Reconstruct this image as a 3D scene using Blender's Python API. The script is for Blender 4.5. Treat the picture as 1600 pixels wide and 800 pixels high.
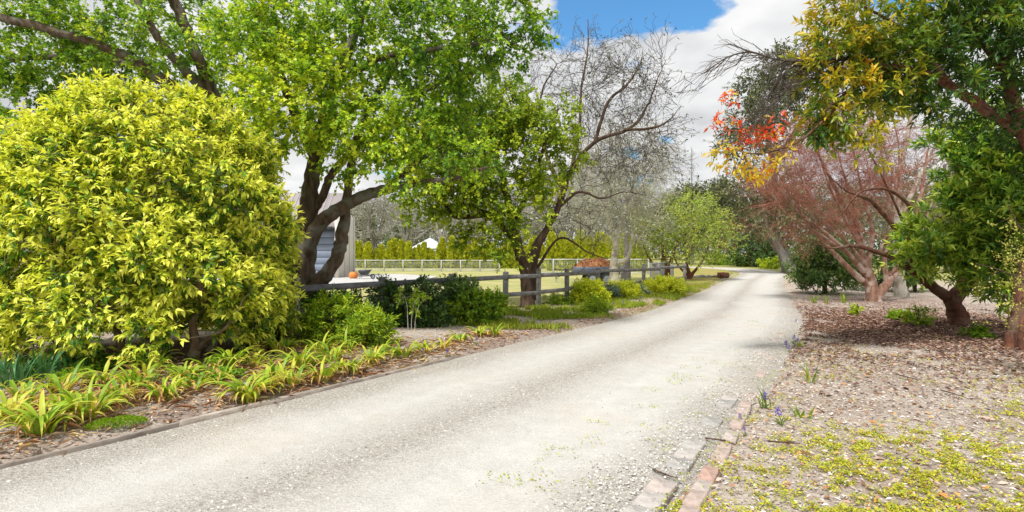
import bpy, math, random, zlib
import numpy as np
from mathutils import Matrix, Vector

# ------------------------------------------------------------------ camera, sky, sun, exposure
for _o in list(bpy.data.objects):
    bpy.data.objects.remove(_o)
scene = bpy.context.scene
COL = scene.collection
EYE, FPX, HOR = 1.6, 900.0, 395.0

cam_data = bpy.data.cameras.new("camera")
cam = bpy.data.objects.new("camera", cam_data)
COL.objects.link(cam)
cam.location = (0, 0, EYE)
cam.rotation_euler = (math.radians(90), 0, 0)
cam_data.sensor_width = 36.0
cam_data.lens = 36.0 * FPX / 1600.0
cam_data.shift_y = -(400 - HOR) / 1600.0
cam_data.clip_start = 0.05
cam_data.clip_end = 6000
scene.camera = cam

scene.view_settings.view_transform = 'Standard'
scene.view_settings.look = 'None'
scene.view_settings.gamma = 1.0
scene.view_settings.exposure = 0.64
scene.cycles.max_bounces = 6
scene.cycles.diffuse_bounces = 4
scene.cycles.transmission_bounces = 4
scene.cycles.glossy_bounces = 2
scene.cycles.use_denoising = True

TO_SUN = Vector((-0.34, -0.52, 0.92)).normalized()
sun_data = bpy.data.lights.new("sun", 'SUN')
sun_data.energy = 2.9
sun_data.angle = math.radians(6)
sun_data.color = (1.0, 0.97, 0.92)
sun = bpy.data.objects.new("sun", sun_data)
COL.objects.link(sun)
sun.location = (0, 0, 60)
sun.rotation_euler = TO_SUN.to_track_quat('Z', 'Y').to_euler()

world = bpy.data.worlds.new("World")
scene.world = world
world.use_nodes = True
wt = world.node_tree
wt.nodes.clear()
def wn(t, **kw):
    n = wt.nodes.new(t)
    for k, v in kw.items():
        setattr(n, k, v)
    return n
def wmath(op, a, b=None):
    n = wn('ShaderNodeMath', operation=op)
    for i, v in enumerate((a, b)):
        if v is None: continue
        if isinstance(v, (int, float)): n.inputs[i].default_value = v
        else: wt.links.new(v, n.inputs[i])
    return n.outputs[0]
out = wn('ShaderNodeOutputWorld')
bg = wn('ShaderNodeBackground')
bg.inputs['Strength'].default_value = 0.1
sky = wn('ShaderNodeTexSky', sky_type='NISHITA')
sky.sun_disc = False
sky.sun_elevation = math.asin(TO_SUN.z)
sky.sun_rotation = math.atan2(TO_SUN.x, TO_SUN.y)
tc = wn('ShaderNodeTexCoord')
sep = wn('ShaderNodeSeparateXYZ'); wt.links.new(tc.outputs['Generated'], sep.inputs[0])
zz = wmath('ADD', wmath('MAXIMUM', sep.outputs['Z'], 0.0), 0.22)
comb = wn('ShaderNodeCombineXYZ')
wt.links.new(wmath('DIVIDE', sep.outputs['X'], zz), comb.inputs[0])
wt.links.new(wmath('DIVIDE', sep.outputs['Y'], zz), comb.inputs[1])
nz = wn('ShaderNodeTexNoise'); nz.inputs['Scale'].default_value = 2.6
nz.inputs['Detail'].default_value = 9; nz.inputs['Roughness'].default_value = 0.52
wt.links.new(comb.outputs[0], nz.inputs['Vector'])
# the broad layout of the cloud deck: an opening of clear sky ahead, cloud bank round it
brd = wn('ShaderNodeVectorMath', operation='DISTANCE')
wt.links.new(comb.outputs[0], brd.inputs[0]); brd.inputs[1].default_value = (0.33, 1.44, 0.0)
opening = wmath('MULTIPLY', wmath('MAXIMUM', wmath('SUBTRACT', 0.36, brd.outputs['Value']), -0.06), 0.9)
cov = wmath('SUBTRACT', nz.outputs['Fac'], opening)
ramp = wn('ShaderNodeValToRGB')
ramp.color_ramp.elements[0].position = 0.37; ramp.color_ramp.elements[0].color = (0, 0, 0, 1)
ramp.color_ramp.elements[1].position = 0.43; ramp.color_ramp.elements[1].color = (1, 1, 1, 1)
wt.links.new(cov, ramp.inputs[0])
nz2 = wn('ShaderNodeTexNoise'); nz2.inputs['Scale'].default_value = 2.3; nz2.inputs['Detail'].default_value = 6
wt.links.new(comb.outputs[0], nz2.inputs['Vector'])
cr2 = wn('ShaderNodeValToRGB')
cr2.color_ramp.elements[0].position = 0.33; cr2.color_ramp.elements[0].color = (4.0, 4.1, 4.25, 1)
cr2.color_ramp.elements[1].position = 0.62; cr2.color_ramp.elements[1].color = (6.3, 6.3, 6.3, 1)
wt.links.new(nz2.outputs['Fac'], cr2.inputs[0])
skyb = wn('ShaderNodeMix', data_type='RGBA', blend_type='MULTIPLY')
skyb.inputs[0].default_value = 1.0
wt.links.new(sky.outputs[0], skyb.inputs[6]); skyb.inputs[7].default_value = (0.60, 1.08, 1.32, 1)
mx = wn('ShaderNodeMix', data_type='RGBA')
wt.links.new(ramp.outputs[0], mx.inputs[0])
wt.links.new(skyb.outputs[2], mx.inputs[6]); wt.links.new(cr2.outputs[0], mx.inputs[7])
wt.links.new(mx.outputs[2], bg.inputs[0]); wt.links.new(bg.outputs[0], out.inputs[0])

# ------------------------------------------------------------------ helpers
def P(px, py, Y):
    return np.array([(px - 800) / FPX * Y, Y, EYE - (py - HOR) / FPX * Y])
def ground_at(px, py):
    Y = EYE * FPX / (py - HOR)
    return np.array([(px - 800) / FPX * Y, Y, 0.0])
def rng_for(s): return np.random.default_rng(zlib.crc32(s.encode()))
def nrm(v): return v / (np.linalg.norm(v, axis=-1, keepdims=True) + 1e-9)

def vnoise(x, y, sc, seed=0):
    x = np.asarray(x, float) / sc; y = np.asarray(y, float) / sc
    xi = np.floor(x).astype(np.int64); yi = np.floor(y).astype(np.int64)
    fx = x - xi; fy = y - yi
    fx = fx * fx * (3 - 2 * fx); fy = fy * fy * (3 - 2 * fy)
    def h(a, b):
        n = (a * 374761393 + b * 668265263 + seed * 1442695041) & 0xffffffff
        n = ((n ^ (n >> 13)) * 1274126177) & 0xffffffff
        return ((n ^ (n >> 16)) & 0xffff) / 65535.0
    return (h(xi, yi) * (1 - fx) + h(xi + 1, yi) * fx) * (1 - fy) + (h(xi, yi + 1) * (1 - fx) + h(xi + 1, yi + 1) * fx) * fy
def fnoise(x, y, sc, seed=0):
    return (vnoise(x, y, sc, seed) + .5 * vnoise(x, y, sc * .47, seed + 7) + .25 * vnoise(x, y, sc * .21, seed + 13)) / 1.75

class MB:
    """collects vertices and polygons, then links them as one mesh object"""
    def __init__(s): s.v = []; s.f = {3: [], 4: []}; s.t = {3: [], 4: []}; s.n = 0; s.poly = []
    def add(s, v, f, tint=None):
        v = np.asarray(v, np.float32).reshape(-1, 3); f = np.asarray(f, np.int64)
        k = f.shape[1]; s.v.append(v); s.f[k].append(f + s.n); s.n += len(v)
        s.t[k].append(np.full(len(f), .5, np.float32) if tint is None else np.asarray(tint, np.float32))
    def mesh(s, name, mats, origin=(0, 0, 0), smooth=False):
        me = bpy.data.meshes.new(name)
        v = np.concatenate(s.v) - np.asarray(origin, np.float32)
        parts = [(k, np.concatenate(s.f[k]), np.concatenate(s.t[k])) for k in (3, 4) if s.f[k]]
        loops = np.concatenate([f.ravel() for _, f, _ in parts])
        tot = np.concatenate([np.full(len(f), k) for k, f, _ in parts])
        st = np.concatenate([[0], np.cumsum(tot)[:-1]])
        me.vertices.add(len(v)); me.vertices.foreach_set('co', v.ravel())
        me.loops.add(len(loops)); me.loops.foreach_set('vertex_index', loops.astype(np.int32))
        me.polygons.add(len(tot)); me.polygons.foreach_set('loop_start', st.astype(np.int32))
        me.polygons.foreach_set('loop_total', tot.astype(np.int32))
        at = me.attributes.new('tint', 'FLOAT', 'FACE')
        at.data.foreach_set('value', np.concatenate([t for _, _, t in parts]).astype(np.float32))
        if smooth: me.polygons.foreach_set('use_smooth', np.ones(len(tot), bool))
        me.update(calc_edges=True); me.validate()
        me.materials.append(mats)
        return me
    def build(s, name, mat, parent=None, kind=None, smooth=False):
        org = tuple(parent_world(parent)) if parent is not None else (0, 0, 0)
        me = s.mesh(name, mat, org, smooth)
        return link(name, me, parent, kind)

def parent_world(p):
    v = Vector(p.location)
    while p.parent is not None:
        p = p.parent; v = v + Vector(p.location)
    return v
def link(name, data, parent=None, kind=None):
    o = bpy.data.objects.new(name, data); COL.objects.link(o)
    if parent is not None: o.parent = parent
    if kind: o['kind'] = kind
    return o
def thing(name, label, cat, loc, group=None):
    o = bpy.data.objects.new(name, None); COL.objects.link(o)
    o.empty_display_size = .2
    o.location = tuple(float(c) for c in loc); o['label'] = label; o['category'] = cat
    if group: o['group'] = group
    return o
def tag(o, label, cat, group=None):
    o['label'] = label; o['category'] = cat
    if group: o['group'] = group
    return o

def box(mb, c, s, rz=0.0, jit=0.0, rng=None, tint=None, bev=0.0, rot=None):
    """box with chamfered vertical+top edges when bev > 0"""
    hx, hy, hz = s[0] / 2, s[1] / 2, s[2] / 2
    if bev <= 0:
        v = np.array([[x, y, z] for z in (-hz, hz) for x, y in ((-hx, -hy), (hx, -hy), (hx, hy), (-hx, hy))], float)
        f = [[0, 3, 2, 1], [4, 5, 6, 7], [0, 1, 5, 4], [1, 2, 6, 5], [2, 3, 7, 6], [3, 0, 4, 7]]
    else:
        b = min(bev, hx * .45, hy * .45, hz * .45)
        ring = [(-hx + b, -hy), (hx - b, -hy), (hx, -hy + b), (hx, hy - b), (hx - b, hy), (-hx + b, hy), (-hx, hy - b), (-hx, -hy + b)]
        inn = [(x * (hx - b) / hx, y * (hy - b) / hy) for x, y in ring]
        v = np.array([[x, y, -hz] for x, y in inn] + [[x, y, -hz + b] for x, y in ring] + [[x, y, hz - b] for x, y in ring] + [[x, y, hz] for x, y in inn], float)
        f = []
        for L in range(3):
            for i in range(8):
                j = (i + 1) % 8
                f.append([L * 8 + i, L * 8 + j, L * 8 + 8 + j, L * 8 + 8 + i])
        for o_, flip in ((24, 0), (0, 1)):
            q = [[o_ + 0, o_ + 1, o_ + 2, o_ + 3], [o_ + 0, o_ + 3, o_ + 4, o_ + 7], [o_ + 4, o_ + 5, o_ + 6, o_ + 7]]
            f += [x[::-1] for x in q] if flip else q
    if jit and rng is not None: v = v + rng.uniform(-jit, jit, v.shape)
    if rot is not None: v = v @ np.array(rot).T
    c_, s_ = math.cos(rz), math.sin(rz)
    v = v @ np.array([[c_, s_, 0], [-s_, c_, 0], [0, 0, 1]])
    f = np.array(f)
    mb.add(v + np.asarray(c, float), f, None if tint is None else np.full(len(f), tint))

def catmull(pts, sub):
    p = np.asarray(pts, float)
    if len(p) < 3: 
        t = np.linspace(0, 1, sub + 1)[:, None]
        return p[0] * (1 - t) + p[-1] * t
    q = np.vstack([2 * p[0] - p[1], p, 2 * p[-1] - p[-2]])
    o = []
    for i in range(1, len(q) - 2):
        for k in range(sub):
            t = k / sub
            o.append(.5 * ((2 * q[i]) + (-q[i - 1] + q[i + 1]) * t + (2 * q[i - 1] - 5 * q[i] + 4 * q[i + 1] - q[i + 2]) * t * t + (-q[i - 1] + 3 * q[i] - 3 * q[i + 1] + q[i + 2]) * t ** 3))
    o.append(p[-1])
    return np.array(o)

def tube(mb, pts, rad, sides=8, wob=0.0, rng=None, flute=0.0, tint=None, cap=True):
    pts = np.asarray(pts, float); rad = np.asarray(rad, float); n = len(pts)
    T = nrm(np.gradient(pts, axis=0))
    a = np.cross(T[0], [0.31, 0.95, 0.1]); a /= np.linalg.norm(a) + 1e-9
    ang = np.arange(sides) * 2 * np.pi / sides
    V = []
    ph = rng.uniform(0, 6.28, 4) if rng is not None else np.zeros(4)
    for i in range(n):
        a = a - T[i] * np.dot(a, T[i]); a /= np.linalg.norm(a) + 1e-9
        b = np.cross(T[i], a)
        r = np.full(sides, rad[i])
        if wob and rng is not None:
            r = r * (1 + wob * rng.normal(0, .5, sides) * .5 + wob * np.sin(2 * ang + ph[0] + i * .31) * .6 + wob * np.sin(3 * ang + ph[1] - i * .2) * .5)
        if flute: 
            fl = flute * max(0, 1 - i / (n * .45))
            r = r * (1 + fl * (np.sin(5 * ang + ph[2]) * .7 + np.sin(8 * ang + ph[3]) * .4))
        V.append(pts[i] + np.outer(np.cos(ang) * r, a) + np.outer(np.sin(ang) * r, b))
    V = np.concatenate(V)
    i0 = np.arange(n - 1)[:, None] * sides; k = np.arange(sides)[None, :]; k2 = (k + 1) % sides
    F = np.stack([i0 + k, i0 + k2, i0 + sides + k2, i0 + sides + k], -1).reshape(-1, 4)
    mb.add(V, F, None if tint is None else np.full(len(F), tint))
    if cap:
        base = (n - 1) * sides
        V2 = np.vstack([V[base:], pts[-1] + T[-1] * rad[-1] * .4])
        F2 = np.array([[q, (q + 1) % sides, sides] for q in range(sides)])
        mb.add(V2, F2, None if tint is None else np.full(len(F2), tint))

def twigs(mb, S, M, E, r0, r1, sides=3):
    """many thin bent tapered twigs at once"""
    n = len(S)
    if n == 0: return
    r0 = np.broadcast_to(r0, (n,)); r1 = np.broadcast_to(r1, (n,))
    d = nrm(E - S); ref = np.where(np.abs(d[:, 2:3]) > .9, [[1., 0, 0]], [[0, 0, 1.]])
    a = nrm(np.cross(d, ref)); b = np.cross(d, a)
    ang = np.arange(sides) * 2 * np.pi / sides
    ringd = np.cos(ang)[None, :, None] * a[:, None] + np.sin(ang)[None, :, None] * b[:, None]
    rm = (r0 + r1) / 2
    V = np.concatenate([S[:, None] + ringd * r0[:, None, None], M[:, None] + ringd * rm[:, None, None], E[:, None] + ringd * r1[:, None, None]], 1)
    k = np.arange(sides); k2 = (k + 1) % sides
    f = np.concatenate([np.stack([L + k, L + k2, L + sides + k2, L + sides + k], -1) for L in (0, sides)])
    F = (np.arange(n)[:, None, None] * 3 * sides + f[None]).reshape(-1, 4)
    mb.add(V.reshape(-1, 3), F)

def sprout(rng, S, M, E, R, k, lo, hi, ln, ang=.8, up=.2, bend=.12, rr=.55):
    """k child twigs from every parent twig"""
    n = len(S) * k
    S_, M_, E_, R_ = (np.repeat(x, k, 0) for x in (S, M, E, R))
    t = rng.uniform(lo, hi, n)[:, None]
    base = np.where(t < .5, S_ + (M_ - S_) * t * 2, M_ + (E_ - M_) * (t * 2 - 1))
    d = nrm(E_ - S_); q = nrm(rng.normal(0, 1, (n, 3)))
    d = nrm(d + q * ang + np.array([0, 0, up]))
    L = rng.uniform(ln * .6, ln * 1.35, n)[:, None]
    e = base + d * L
    m = (base + e) / 2 + rng.normal(0, 1, (n, 3)) * L * bend
    return base, m, e, R_ * rr

# leaf templates: local y = along the leaf, x = across, z = normal
def leaf_template(kind):
    if kind == 'blade':      # folded, drooping tip
        v = [[0, 0, 0], [-.5, .42, .10], [0, .48, 0], [.5, .42, .10], [0, 1, -.10]]
        f = [[0, 2, 1], [0, 3, 2], [1, 2, 4], [2, 3, 4]]
    elif kind == 'lobed':    # broad, three pointed
        v = [[0, 0, 0], [-.50, .30, .06], [-.22, .55, 0], [0, 1, -.10], [.22, .55, 0], [.50, .30, .06], [0, .42, -.04]]
        f = [[0, 6, 1], [1, 6, 2], [2, 6, 3], [3, 6, 4], [4, 6, 5], [5, 6, 0]]
    else:                    # simple folded
        v = [[0, 0, 0], [-.5, .45, .09], [0, 1, -.05], [.5, .45, .09]]
        f = [[0, 2, 1], [0, 3, 2]]
    return np.array(v, float), np.array(f)

def frames(d, up):
    d = nrm(d); x = nrm(np.cross(d, up)); z = np.cross(x, d)
    return x, d, z
def add_leaves(mb, tpl, pos, d, up, size, width, tint):
    v, f = tpl; n = len(pos)
    x, y, z = frames(d, up)
    s = size[:, None, None]
    V = pos[:, None] + s * (v[None, :, 0:1] * x[:, None] * width + v[None, :, 1:2] * y[:, None] + v[None, :, 2:3] * z[:, None])
    F = (np.arange(n)[:, None, None] * len(v) + f[None]).reshape(-1, 3)
    mb.add(V.reshape(-1, 3), F, np.repeat(tint, len(f)))

# ------------------------------------------------------------------ materials
def new_mat(name):
    m = bpy.data.materials.new(name); m.use_nodes = True
    nt = m.node_tree; nt.nodes.clear()
    o = nt.nodes.new('ShaderNodeOutputMaterial')
    b = nt.nodes.new('ShaderNodeBsdfPrincipled')
    nt.links.new(b.outputs[0], o.inputs[0])
    return m, nt, b, o
def ramp_node(nt, stops):
    r = nt.nodes.new('ShaderNodeValToRGB'); e = r.color_ramp.elements
    while len(e) < len(stops): e.new(.5)
    for i, (p, c) in enumerate(stops):
        e[i].position = p; e[i].color = (*c, 1)
    return r
def tex(nt, kind, scale, detail=4, rough=.55, vec=None, sc3=None):
    n = nt.nodes.new(kind); n.inputs['Scale'].default_value = scale
    if 'Detail' in n.inputs: n.inputs['Detail'].default_value = detail; n.inputs['Roughness'].default_value = rough
    t = nt.nodes.new('ShaderNodeTexCoord')
    src = t.outputs['Object'] if vec is None else vec
    if sc3 is not None:
        mp = nt.nodes.new('ShaderNodeMapping'); mp.inputs['Scale'].default_value = sc3
        nt.links.new(src, mp.inputs[0]); src = mp.outputs[0]
    nt.links.new(src, n.inputs['Vector'])
    return n
def bump(nt, b, src, strength, dist):
    n = nt.nodes.new('ShaderNodeBump'); n.inputs['Strength'].default_value = strength; n.inputs['Distance'].default_value = dist
    nt.links.new(src, n.inputs['Height']); nt.links.new(n.outputs[0], b.inputs['Normal'])
    return n
def mixc(nt, fac, a, b, mode='MIX'):
    n = nt.nodes.new('ShaderNodeMix'); n.data_type = 'RGBA'; n.blend_type = mode
    for i, v in ((0, fac), (6, a), (7, b)):
        if isinstance(v, (int, float)): n.inputs[i].default_value = v
        elif isinstance(v, tuple): n.inputs[i].default_value = (*v, 1)
        else: nt.links.new(v, n.inputs[i])
    return n.outputs[2]

def leaf_mat(name, stops, transl=.35, rough=.5, spec=.35, tcol=(1.15, 1.1, .55)):
    m, nt, b, o = new_mat(name)
    a = nt.nodes.new('ShaderNodeAttribute'); a.attribute_name = 'tint'
    r = ramp_node(nt, stops); nt.links.new(a.outputs['Fac'], r.inputs[0])
    nt.links.new(r.outputs[0], b.inputs['Base Color'])
    b.inputs['Roughness'].default_value = rough; b.inputs['Specular IOR Level'].default_value = spec
    if transl > 0:
        t = nt.nodes.new('ShaderNodeBsdfTranslucent')
        nt.links.new(mixc(nt, 1.0, r.outputs[0], tcol, 'MULTIPLY'), t.inputs[0])
        ms = nt.nodes.new('ShaderNodeMixShader'); ms.inputs[0].default_value = transl
        nt.links.new(b.outputs[0], ms.inputs[1]); nt.links.new(t.outputs[0], ms.inputs[2])
        nt.links.new(ms.outputs[0], o.inputs[0])
    return m
def bark_mat(name, c1, c2, c3=None, sc=(9, 9, 2.2), bs=.9, patch=None):
    m, nt, b, o = new_mat(name)
    n = tex(nt, 'ShaderNodeTexNoise', 1.6, 8, .65, sc3=sc)
    r = ramp_node(nt, [(.32, c1), (.68, c2)]); nt.links.new(n.outputs['Fac'], r.inputs[0])
    colr = r.outputs[0]
    if c3 is not None:
        n2 = tex(nt, 'ShaderNodeTexNoise', 3.2 if patch is None else patch, 3)
        r2 = ramp_node(nt, [(.5, (0, 0, 0)), (.62, (1, 1, 1))]); nt.links.new(n2.outputs['Fac'], r2.inputs[0])
        colr = mixc(nt, r2.outputs[0], colr, c3)
    nt.links.new(colr, b.inputs['Base Color']); b.inputs['Roughness'].default_value = .9
    b.inputs['Specular IOR Level'].default_value = .2
    bump(nt, b, n.outputs['Fac'], bs, .03)
    return m
def plain_mat(name, c, rough=.6, var=.25, nsc=6.0, metal=0.0, bs=.0, spec=.4):
    m, nt, b, o = new_mat(name)
    n = tex(nt, 'ShaderNodeTexNoise', nsc, 5)
    lo = tuple(x * (1 - var) for x in c); hi = tuple(min(1, x * (1 + var)) for x in c)
    r = ramp_node(nt, [(.3, lo), (.7, hi)]); nt.links.new(n.outputs['Fac'], r.inputs[0])
    nt.links.new(r.outputs[0], b.inputs['Base Color'])
    b.inputs['Roughness'].default_value = rough; b.inputs['Metallic'].default_value = metal
    b.inputs['Specular IOR Level'].default_value = spec
    if bs: bump(nt, b, n.outputs['Fac'], bs, .02)
    return m
def tint_mat(name, stops, rough=.85, transl=0.0, nsc=0, nvar=.3):
    m, nt, b, o = new_mat(name)
    a = nt.nodes.new('ShaderNodeAttribute'); a.attribute_name = 'tint'
    r = ramp_node(nt, stops); nt.links.new(a.outputs['Fac'], r.inputs[0])
    c = r.outputs[0]
    if nsc:
        n = tex(nt, 'ShaderNodeTexNoise', nsc, 6)
        r2 = ramp_node(nt, [(.3, (1 - nvar,) * 3), (.7, (1 + nvar * .4,) * 3)]); nt.links.new(n.outputs['Fac'], r2.inputs[0])
        c = mixc(nt, 1.0, c, r2.outputs[0], 'MULTIPLY'); bump(nt, b, n.outputs['Fac'], .6, .01)
    nt.links.new(c, b.inputs['Base Color']); b.inputs['Roughness'].default_value = rough
    b.inputs['Specular IOR Level'].default_value = .25
    return m

M = {}
M['yellow_leaf'] = leaf_mat('yellow_leaf', [(0, (.05, .14, .02)), (.3, (.17, .36, .035)), (.42, (.60, .70, .05)), (1, (.89, .89, .13))], .30, .42)
M['maple_leaf'] = leaf_mat('maple_leaf', [(0, (.05, .15, .016)), (.4, (.20, .40, .025)), (.75, (.50, .68, .04)), (1, (.76, .82, .07))], .42, .5)
M['lime_tree_leaf'] = leaf_mat('lime_tree_leaf', [(0, (.08, .18, .015)), (.5, (.28, .42, .025)), (1, (.58, .64, .04))], .40, .5)
M['fresh_leaf'] = leaf_mat('fresh_leaf', [(0, (.16, .28, .04)), (.5, (.38, .54, .07)), (.9, (.62, .72, .13)), (1, (.60, .52, .18))], .45, .5)
M['lime_leaf'] = leaf_mat('lime_leaf', [(0, (.22, .36, .02)), (.5, (.54, .66, .035)), (1, (.82, .86, .06))], .42, .5)
M['gloss_leaf'] = leaf_mat('gloss_leaf', [(0, (.035, .12, .022)), (.45, (.13, .30, .04)), (.75, (.34, .54, .06)), (1, (.60, .70, .10))], .32, .34, .5)
M['autumn_leaf'] = leaf_mat('autumn_leaf', [(0, (.025, .08, .015)), (.22, (.06, .15, .02)), (.38, (.16, .27, .025)), (.52, (.36, .38, .03)), (.66, (.66, .52, .035)), (.78, (.76, .50, .03)), (.86, (.70, .16, .03)), (1, (.74, .04, .02))], .36, .4, .45)
M['dark_leaf'] = leaf_mat('dark_leaf', [(0, (.03, .08, .022)), (.6, (.085, .18, .04)), (1, (.22, .33, .06))], .22, .4, .45)
M['bright_leaf'] = leaf_mat('bright_leaf', [(0, (.08, .20, .018)), (.5, (.28, .46, .025)), (1, (.60, .70, .04))], .42, .5)
M['conifer'] = leaf_mat('conifer', [(0, (.20, .27, .02)), (.5, (.52, .56, .04)), (1, (.74, .70, .06))], .32, .7, .2)
M['olive_leaf'] = leaf_mat('olive_leaf', [(0, (.07, .09, .045)), (.5, (.16, .18, .085)), (1, (.28, .29, .14))], .25, .6, .25, (1, 1, .8))
M['grey_leaf'] = leaf_mat('grey_leaf', [(0, (.14, .16, .09)), (.5, (.24, .26, .16)), (1, (.40, .40, .27))], .3, .6, .25, (1, 1, .8))
M['pale_bud'] = leaf_mat('pale_bud', [(0, (.30, .34, .17)), (.5, (.48, .50, .30)), (1, (.62, .62, .45))], .3, .6, .25, (1, 1, .8))
M['red_leaf'] = leaf_mat('red_leaf', [(0, (.16, .05, .04)), (.6, (.30, .09, .07)), (1, (.42, .18, .10))], .3, .6, .25, (1.1, .9, .8))
M['sprig_leaf'] = leaf_mat('sprig_leaf', [(0, (.22, .30, .04)), (.5, (.48, .50, .09)), (1, (.68, .62, .20))], .35, .5)
M['blue_leaf'] = leaf_mat('blue_leaf', [(0, (.03, .12, .035)), (.6, (.09, .24, .08)), (1, (.20, .36, .13))], .25, .45)
M['strap_leaf'] = leaf_mat('strap_leaf', [(0, (.12, .27, .025)), (.4, (.34, .50, .035)), (.68, (.68, .67, .08)), (.84, (.66, .46, .12)), (1, (.46, .24, .11))], .32, .45)
M['grass_blade'] = leaf_mat('grass_blade', [(0, (.12, .25, .02)), (.6, (.32, .42, .03)), (1, (.56, .52, .10))], .35, .55)
M['cover_leaf'] = leaf_mat('cover_leaf', [(0, (.18, .30, .03)), (.5, (.52, .54, .045)), (.85, (.74, .64, .06)), (1, (.66, .34, .06))], .3, .55)
M['silver_leaf'] = leaf_mat('silver_leaf', [(0, (.16, .25, .20)), (1, (.34, .43, .38))], .25, .6)
M['violet_petal'] = leaf_mat('violet_petal', [(0, (.09, .05, .38)), (1, (.24, .14, .60))], .3, .5, .3, (1, 1, 1))
M['litter'] = tint_mat('litter', [(0, (.16, .08, .05)), (.3, (.36, .17, .08)), (.55, (.46, .33, .24)), (.8, (.55, .48, .41)), (.93, (.58, .25, .07)), (1, (.62, .42, .12))], .85)
M['straw'] = tint_mat('straw', [(0, (.24, .10, .05)), (.4, (.50, .27, .12)), (.75, (.68, .52, .34)), (1, (.76, .60, .24))], .8)
M['dark_litter'] = tint_mat('dark_litter', [(0, (.06, .035, .03)), (.45, (.21, .11, .08)), (.75, (.40, .25, .18)), (1, (.56, .42, .32))], .85)
M['chips'] = tint_mat('chips', [(0, (.16, .115, .09)), (.35, (.42, .35, .30)), (.75, (.66, .61, .56)), (1, (.84, .81, .77))], .85)
M['pebble'] = tint_mat('pebble', [(0, (.10, .09, .08)), (.35, (.33, .30, .27)), (.75, (.58, .55, .51)), (1, (.80, .78, .75))], .8)
M['maple_bark'] = bark_mat('maple_bark', (.048, .034, .025), (.19, .135, .095), (.17, .16, .14), bs=1.0)
M['brown_bark'] = bark_mat('brown_bark', (.05, .033, .024), (.17, .11, .08), bs=.9)
M['grey_bark'] = bark_mat('grey_bark', (.12, .11, .10), (.28, .26, .24), bs=.7)
M['pale_bark'] = bark_mat('pale_bark', (.42, .38, .32), (.66, .61, .54), (.32, .28, .23), bs=.4)
M['silver_twig'] = plain_mat('silver_twig', (.40, .38, .34), .85, .25)
M['dark_twig'] = plain_mat('dark_twig', (.085, .068, .055), .85, .3)
M['deep_bark'] = bark_mat('deep_bark', (.045, .022, .016), (.22, .095, .058), (.16, .10, .07), bs=1.0)
M['pink_bark'] = bark_mat('pink_bark', (.15, .075, .05), (.40, .24, .17), (.47, .36, .30), sc=(6, 6, 1.6), bs=.9)
M['red_bark'] = bark_mat('red_bark', (.085, .034, .022), (.30, .125, .075), (.20, .12, .09), bs=1.0)
M['shrub_bark'] = bark_mat('shrub_bark', (.22, .13, .08), (.46, .32, .23), (.40, .34, .28), bs=.6)
M['red_twig'] = plain_mat('red_twig', (.33, .125, .085), .8, .5, 1.2)
M['old_timber'] = bark_mat('old_timber', (.12, .115, .115), (.29, .28, .275), sc=(3, 3, 9), bs=.5)
M['fence_timber'] = bark_mat('fence_timber', (.07, .072, .085), (.19, .19, .21), sc=(3, 3, 9), bs=.4)
M['edge_timber'] = bark_mat('edge_timber', (.20, .165, .135), (.46, .40, .34), sc=(3, 3, 9), bs=.6)

# ------------------------------------------------------------------ the drive's course
LEFT = np.array([(-13.3, -10), (-8.4, -3), (-3.73, 4.2), (-1.64, 7.38), (0.0, 9.93), (3.33, 15), (5.3, 18.7), (8.2, 24.4), (11.05, 30.6), (13.8, 36), (16.8, 42.4), (19.3, 49.7), (20.1, 56), (18.6, 62), (14, 67), (5, 71), (-25, 76)], float)
_l = catmull(LEFT, 20)
_d = nrm(np.gradient(_l, axis=0)); _nr = np.stack([_d[:, 1], -_d[:, 0]], -1)
def half_width(y): return np.interp(y, [9.5, 18.7, 24, 37, 50, 60], [2.05, 1.68, 1.52, 1.40, 1.65, 1.8])
HALF = half_width(_l[:, 1])
CEN = _l + _nr * HALF[:, None]
RIGHT = _l + _nr * 2 * HALF[:, None]
def road_sd(x, y):
    """distance outside the drive's edge (negative on it) and side (+1 right)"""
    x = np.asarray(x, float).ravel(); y = np.asarray(y, float).ravel()
    D = np.empty(len(x)); S = np.empty(len(x))
    for a in range(0, len(x), 20000):
        dx = x[a:a + 20000, None] - CEN[None, :, 0]; dy = y[a:a + 20000, None] - CEN[None, :, 1]
        q = dx * dx + dy * dy; i = q.argmin(1); r = np.arange(len(i))
        D[a:a + 20000] = np.sqrt(q[r, i]) - HALF[i]
        S[a:a + 20000] = np.sign(dx[r, i] * _nr[i, 0] + dy[r, i] * _nr[i, 1])
    return D, S
def gz(x, y):
    """ground height"""
    x = np.asarray(x, float); shp = x.shape; y = np.asarray(y, float)
    d, s = road_sd(x, y); xr = x.ravel(); yr = y.ravel()
    k = np.clip(d / .30, 0, 1); k = k * k * (3 - 2 * k)
    u = (fnoise(xr, yr, 2.2, 3) - .5) * .07 + (fnoise(xr, yr, .5, 5) - .5) * .02
    bank = np.where(s < 0, .055, .012)
    z = np.where(d < 0, -.05, -.05 * (1 - k) + k * (bank + u * np.clip(d / 1.2, .15, 1)))
    far = np.clip((np.hypot(xr, yr) - 30) / 20, 0, 1)
    z = z * (1 - far * .6) + 0
    return z.reshape(shp)
def gz1(x, y): return float(gz(np.array([x]), np.array([y]))[0])

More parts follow.
